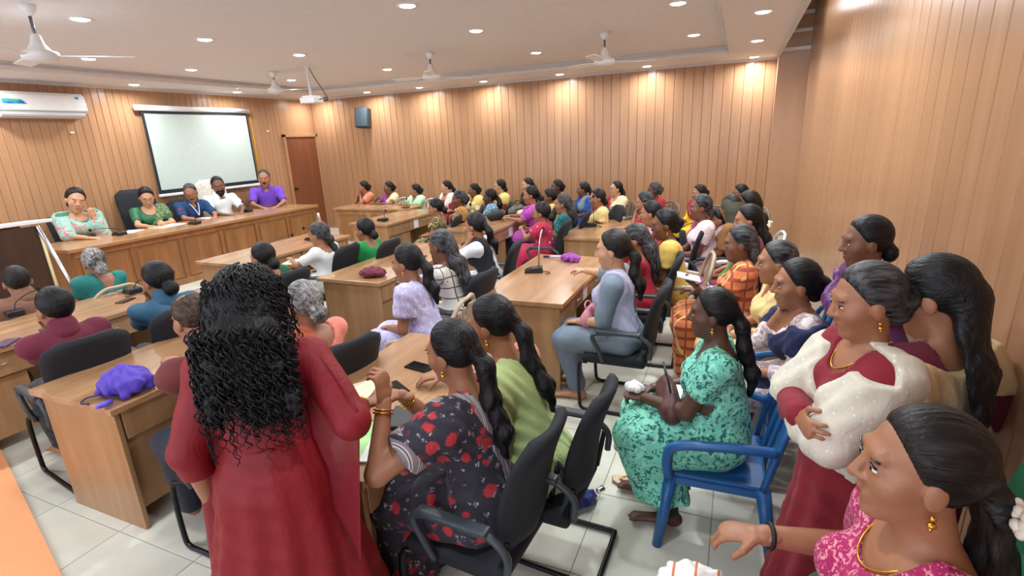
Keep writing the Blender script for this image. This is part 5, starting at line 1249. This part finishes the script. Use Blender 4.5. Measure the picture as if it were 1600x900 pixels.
# papers, phones
def slab(name, px, z, size, rz, mat, lab, cat, t=.008, bev=.003):
    o = MB().box((-size[0] / 2, -size[1] / 2, 0), (size[0] / 2, size[1] / 2, t), bev, 2).build(name, mat); o.location = tuple(at(*px, z=z)); o.rotation_euler = (0, 0, math.radians(rz))
    return tag(o, lab, cat)
M_ph = plain('phone_glass', (14, 15, 18), .12); M_pap = plain('paper', (236, 236, 230), .8)
def paper(px, z, size, rz, lab, mat=M_pap, n=1):
    return slab('paper_sheet', px, z, size, rz, mat, lab, 'paper', .003 * n, .0)
slab('mobile_phone', (656, 574), .762, (.085, .165), 80, M_ph, 'black phone on the near desk in front of the pale green saree', 'phone')
slab('mobile_phone', (620, 607), .762, (.075, .16), 60, M_ph, 'black phone with raised edge beside the bangled hands', 'phone')
slab('wallet', (628, 655), .762, (.11, .19), 20, plain('wallet_leather', (40, 40, 44), .5), 'dark grey wallet on the near desk under the bangled arm', 'wallet', .02, .006)
t_ = NT('green_form'); x_ = t_.n('ShaderNodeSeparateXYZ'); t_.l(t_.coord(), x_.inputs[0]); t_.l(t_.mix(t_.math('LESS_THAN', t_.math('ABSOLUTE', x_.outputs[0]), .055), lin((238, 242, 236)), lin((170, 220, 140))), t_.b.inputs['Base Color'])
paper((560, 690), .762, (.22, .31), 20, 'green and white printed form on the near desk edge', t_.m, 3)
paper((548, 617), .762, (.30, .22), 55, 'blank cream sheet on the near desk', plain('cream_paper', (226, 214, 186), .8))
o = MB().tube([(-.07, 0, .004), (.07, 0, .004)], .004, 6).build('pen', plain('green_pen', (150, 200, 90), .4), smooth=True); o.location = tuple(at(588, 655, z=.773)); o.rotation_euler = (0, 0, 1.0); tag(o, 'pale green pen lying on the printed form', 'pen')
paper((262, 353), DZ + .002, (.30, .42), 10, 'white papers spread before the woman in green silk', n=2)
paper((315, 342), DZ + .002, (.30, .32), 5, 'white papers beside the red-tipped microphone')
paper((205, 362), DZ + .002, (.22, .30), 30, 'white papers beside the woman in mint shawl')
slab('diary', (420, 322), DZ + .001, (.24, .34), 8, plain('diary_cover', (110, 60, 56), .5), 'brown diary before the man in purple', 'book', .02, .004)
slab('mobile_phone', (196, 470), .762, (.08, .15), 20, M_ph, 'dark phone beside the elbow of the slate blue shirt', 'phone')
slab('mobile_phone', (10, 537), .762, (.09, .17), 40, plain('purple_phone', (70, 50, 96), .25), 'purple phone on the desk before the man in maroon', 'phone', .012)
slab('booklet', (458, 410), .765, (.16, .24), 20, plain('booklet_cover', (230, 232, 200), .7), 'white and yellow booklet held by the grey-haired woman in black shawl', 'book', .012)
slab('mobile_phone', (660, 402), .762, (.08, .15), 20, M_ph, 'black phone under the hand of the checked kurta', 'phone')
# laps
def lap(J, l): return J['org'] + np.array([[math.cos(J['rz']), -math.sin(J['rz']), 0], [math.sin(J['rz']), math.cos(J['rz']), 0], [0, 0, 1]]) @ A3(*l)
find = lambda t: [j for j in PEOPLE if t in j['label']][0]
J = td; zl = J['hs'] + .20
hb = handbag('handbag', lap(J, (-.02, .24, zl - .02)), (.30, .13, .16), J['rz'] + .2, leather('brown', (84, 48, 44)), 'brown leather handbag with black straps on the teal dress lap', leather('black', (26, 26, 32)), sh=.10)
MB().tube(path([(-.13, -.03, .12), (-.17, -.09, .20), (-.15, -.12, .08), (-.13, -.15, -.06), (-.09, -.12, .02), (-.10, -.05, .12)], 6), .008, 6).build('strap', leather('black', (26, 26, 32)), hb, smooth=True)
bundle('handkerchief', lap(J, (-.02, .41, .715)), (.05, .04, .025), 0, fabric((240, 240, 238)), 'white crumpled handkerchief in the hands of the teal dress', 'cloth', 12, 6, .006)
J = find('grey kurta'); handbag('handbag', lap(J, (-.02, .25, J['hs'] + .17)), (.24, .11, .14), J['rz'], fabric((206, 130, 146)), 'pink cloth bag on the lap of the grey kurta', fabric((206, 130, 146)), sh=.03)
J = find('orange checked'); handbag('handbag', lap(J, (.0, .22, J['hs'] + .18)), (.26, .12, .15), J['rz'], fabric((226, 230, 232)), 'white bag on the lap of the orange checked saree', fabric((150, 140, 140)), sh=.04)
o = MB().box((-.13, -.09, 0), (.13, .09, .012), .003, 1).build('notebook', plain('notebook', (214, 214, 232), .6)); o.location = tuple(lap(J, (-.02, .40, .86))); o.rotation_euler = (.2, .1, J['rz']); tag(o, 'thin pale notebook held up by the orange checked saree', 'book')
J = pk; o = bundle('folded_cloth', at(1085, 925, z=.58), (.14, .10, .04), 0, fabric((240, 238, 232), 'stripes', (240, 238, 232), (220, 120, 70)), 'white cloth with orange stripe on the nearest lap', 'cloth', 13, 7, .008)
# floor
c = at(905, 790, z=.004); r = empty('umbrella', tuple(c), .9, 'navy blue folded umbrella on the floor behind the near chairs', 'umbrella')
bundle('canopy', None, (.13, .07, .055), 0, fabric((24, 36, 110), rough=.6), None, None, 21, 8, .009, r)
MB().lathe([(.001, 0), (.016, .004), (.018, .05), (.001, .055)], 10, Matrix.Translation((.12, 0, .04)) @ Matrix.Rotation(math.radians(80), 4, 'Y')).build('handle', M_steel, r, smooth=True)
def sandal(c, rz, lab):
    r = empty('sandal', tuple(c), rz, lab, 'sandal', 'tan sandals')
    out = [(.0, -.12), (.03, -.115), (.038, -.05), (.034, .0), (.046, .06), (.044, .10), (.022, .13), (-.005, .135), (-.034, .115), (-.044, .06), (-.034, .0), (-.036, -.06), (-.03, -.115)]
    MB().prism(out, 2, 0, .016).build('sole', plain('sandal_sole', (150, 112, 84), .6), r)
    MB().prism([(x * .93, y * .95) for x, y in out], 2, .016, .021).build('footbed', plain('footbed', (206, 184, 160), .7), r)
    for sx in (1, -1): MB().tube(path([(0, .085, .02), (sx * .018, .05, .045), (sx * .04, .0, .02)], 5), .0065, 6).build('strap', plain('sandal_strap', (214, 176, 120), .5), r, smooth=True)
    return r
sandal(at(988, 762, z=.002), math.radians(70), 'tan flip-flop slipped off beside the teal dress')
sandal(at(990, 706, z=.002), math.radians(80), 'tan flip-flop mostly hidden under the teal dress hem')
r = empty('bottle', tuple(at(1585, 760, d=1.25)), 0, 'shiny steel bottle by the wall at the edge of view', 'bottle'); r.location[2] = .45
MB().lathe([(.001, 0), (.036, 0), (.037, .16), (.024, .20), (.022, .21)], 16).build('flask', M_steel, r, smooth=True); MB().lathe([(.024, .20), (.025, .24), (.001, .242)], 14).build('cap', M_steel, r, smooth=True)

# lanyard of the man in navy
J = find('navy shirt'); m = MB(); nb, up, fw = J['nb'], J['up'], J['fw']
m.tube(path([nb + A3(-.075, -.02, .02), nb + A3(-.06, .10, -.03), nb + A3(-.02, .165, -.14), nb + A3(0, .18, -.20), nb + A3(.02, .165, -.14), nb + A3(.06, .10, -.03), nb + A3(.075, -.02, .02)], 5), .006, 5).build('lanyard', M_white, J['root'], smooth=True)
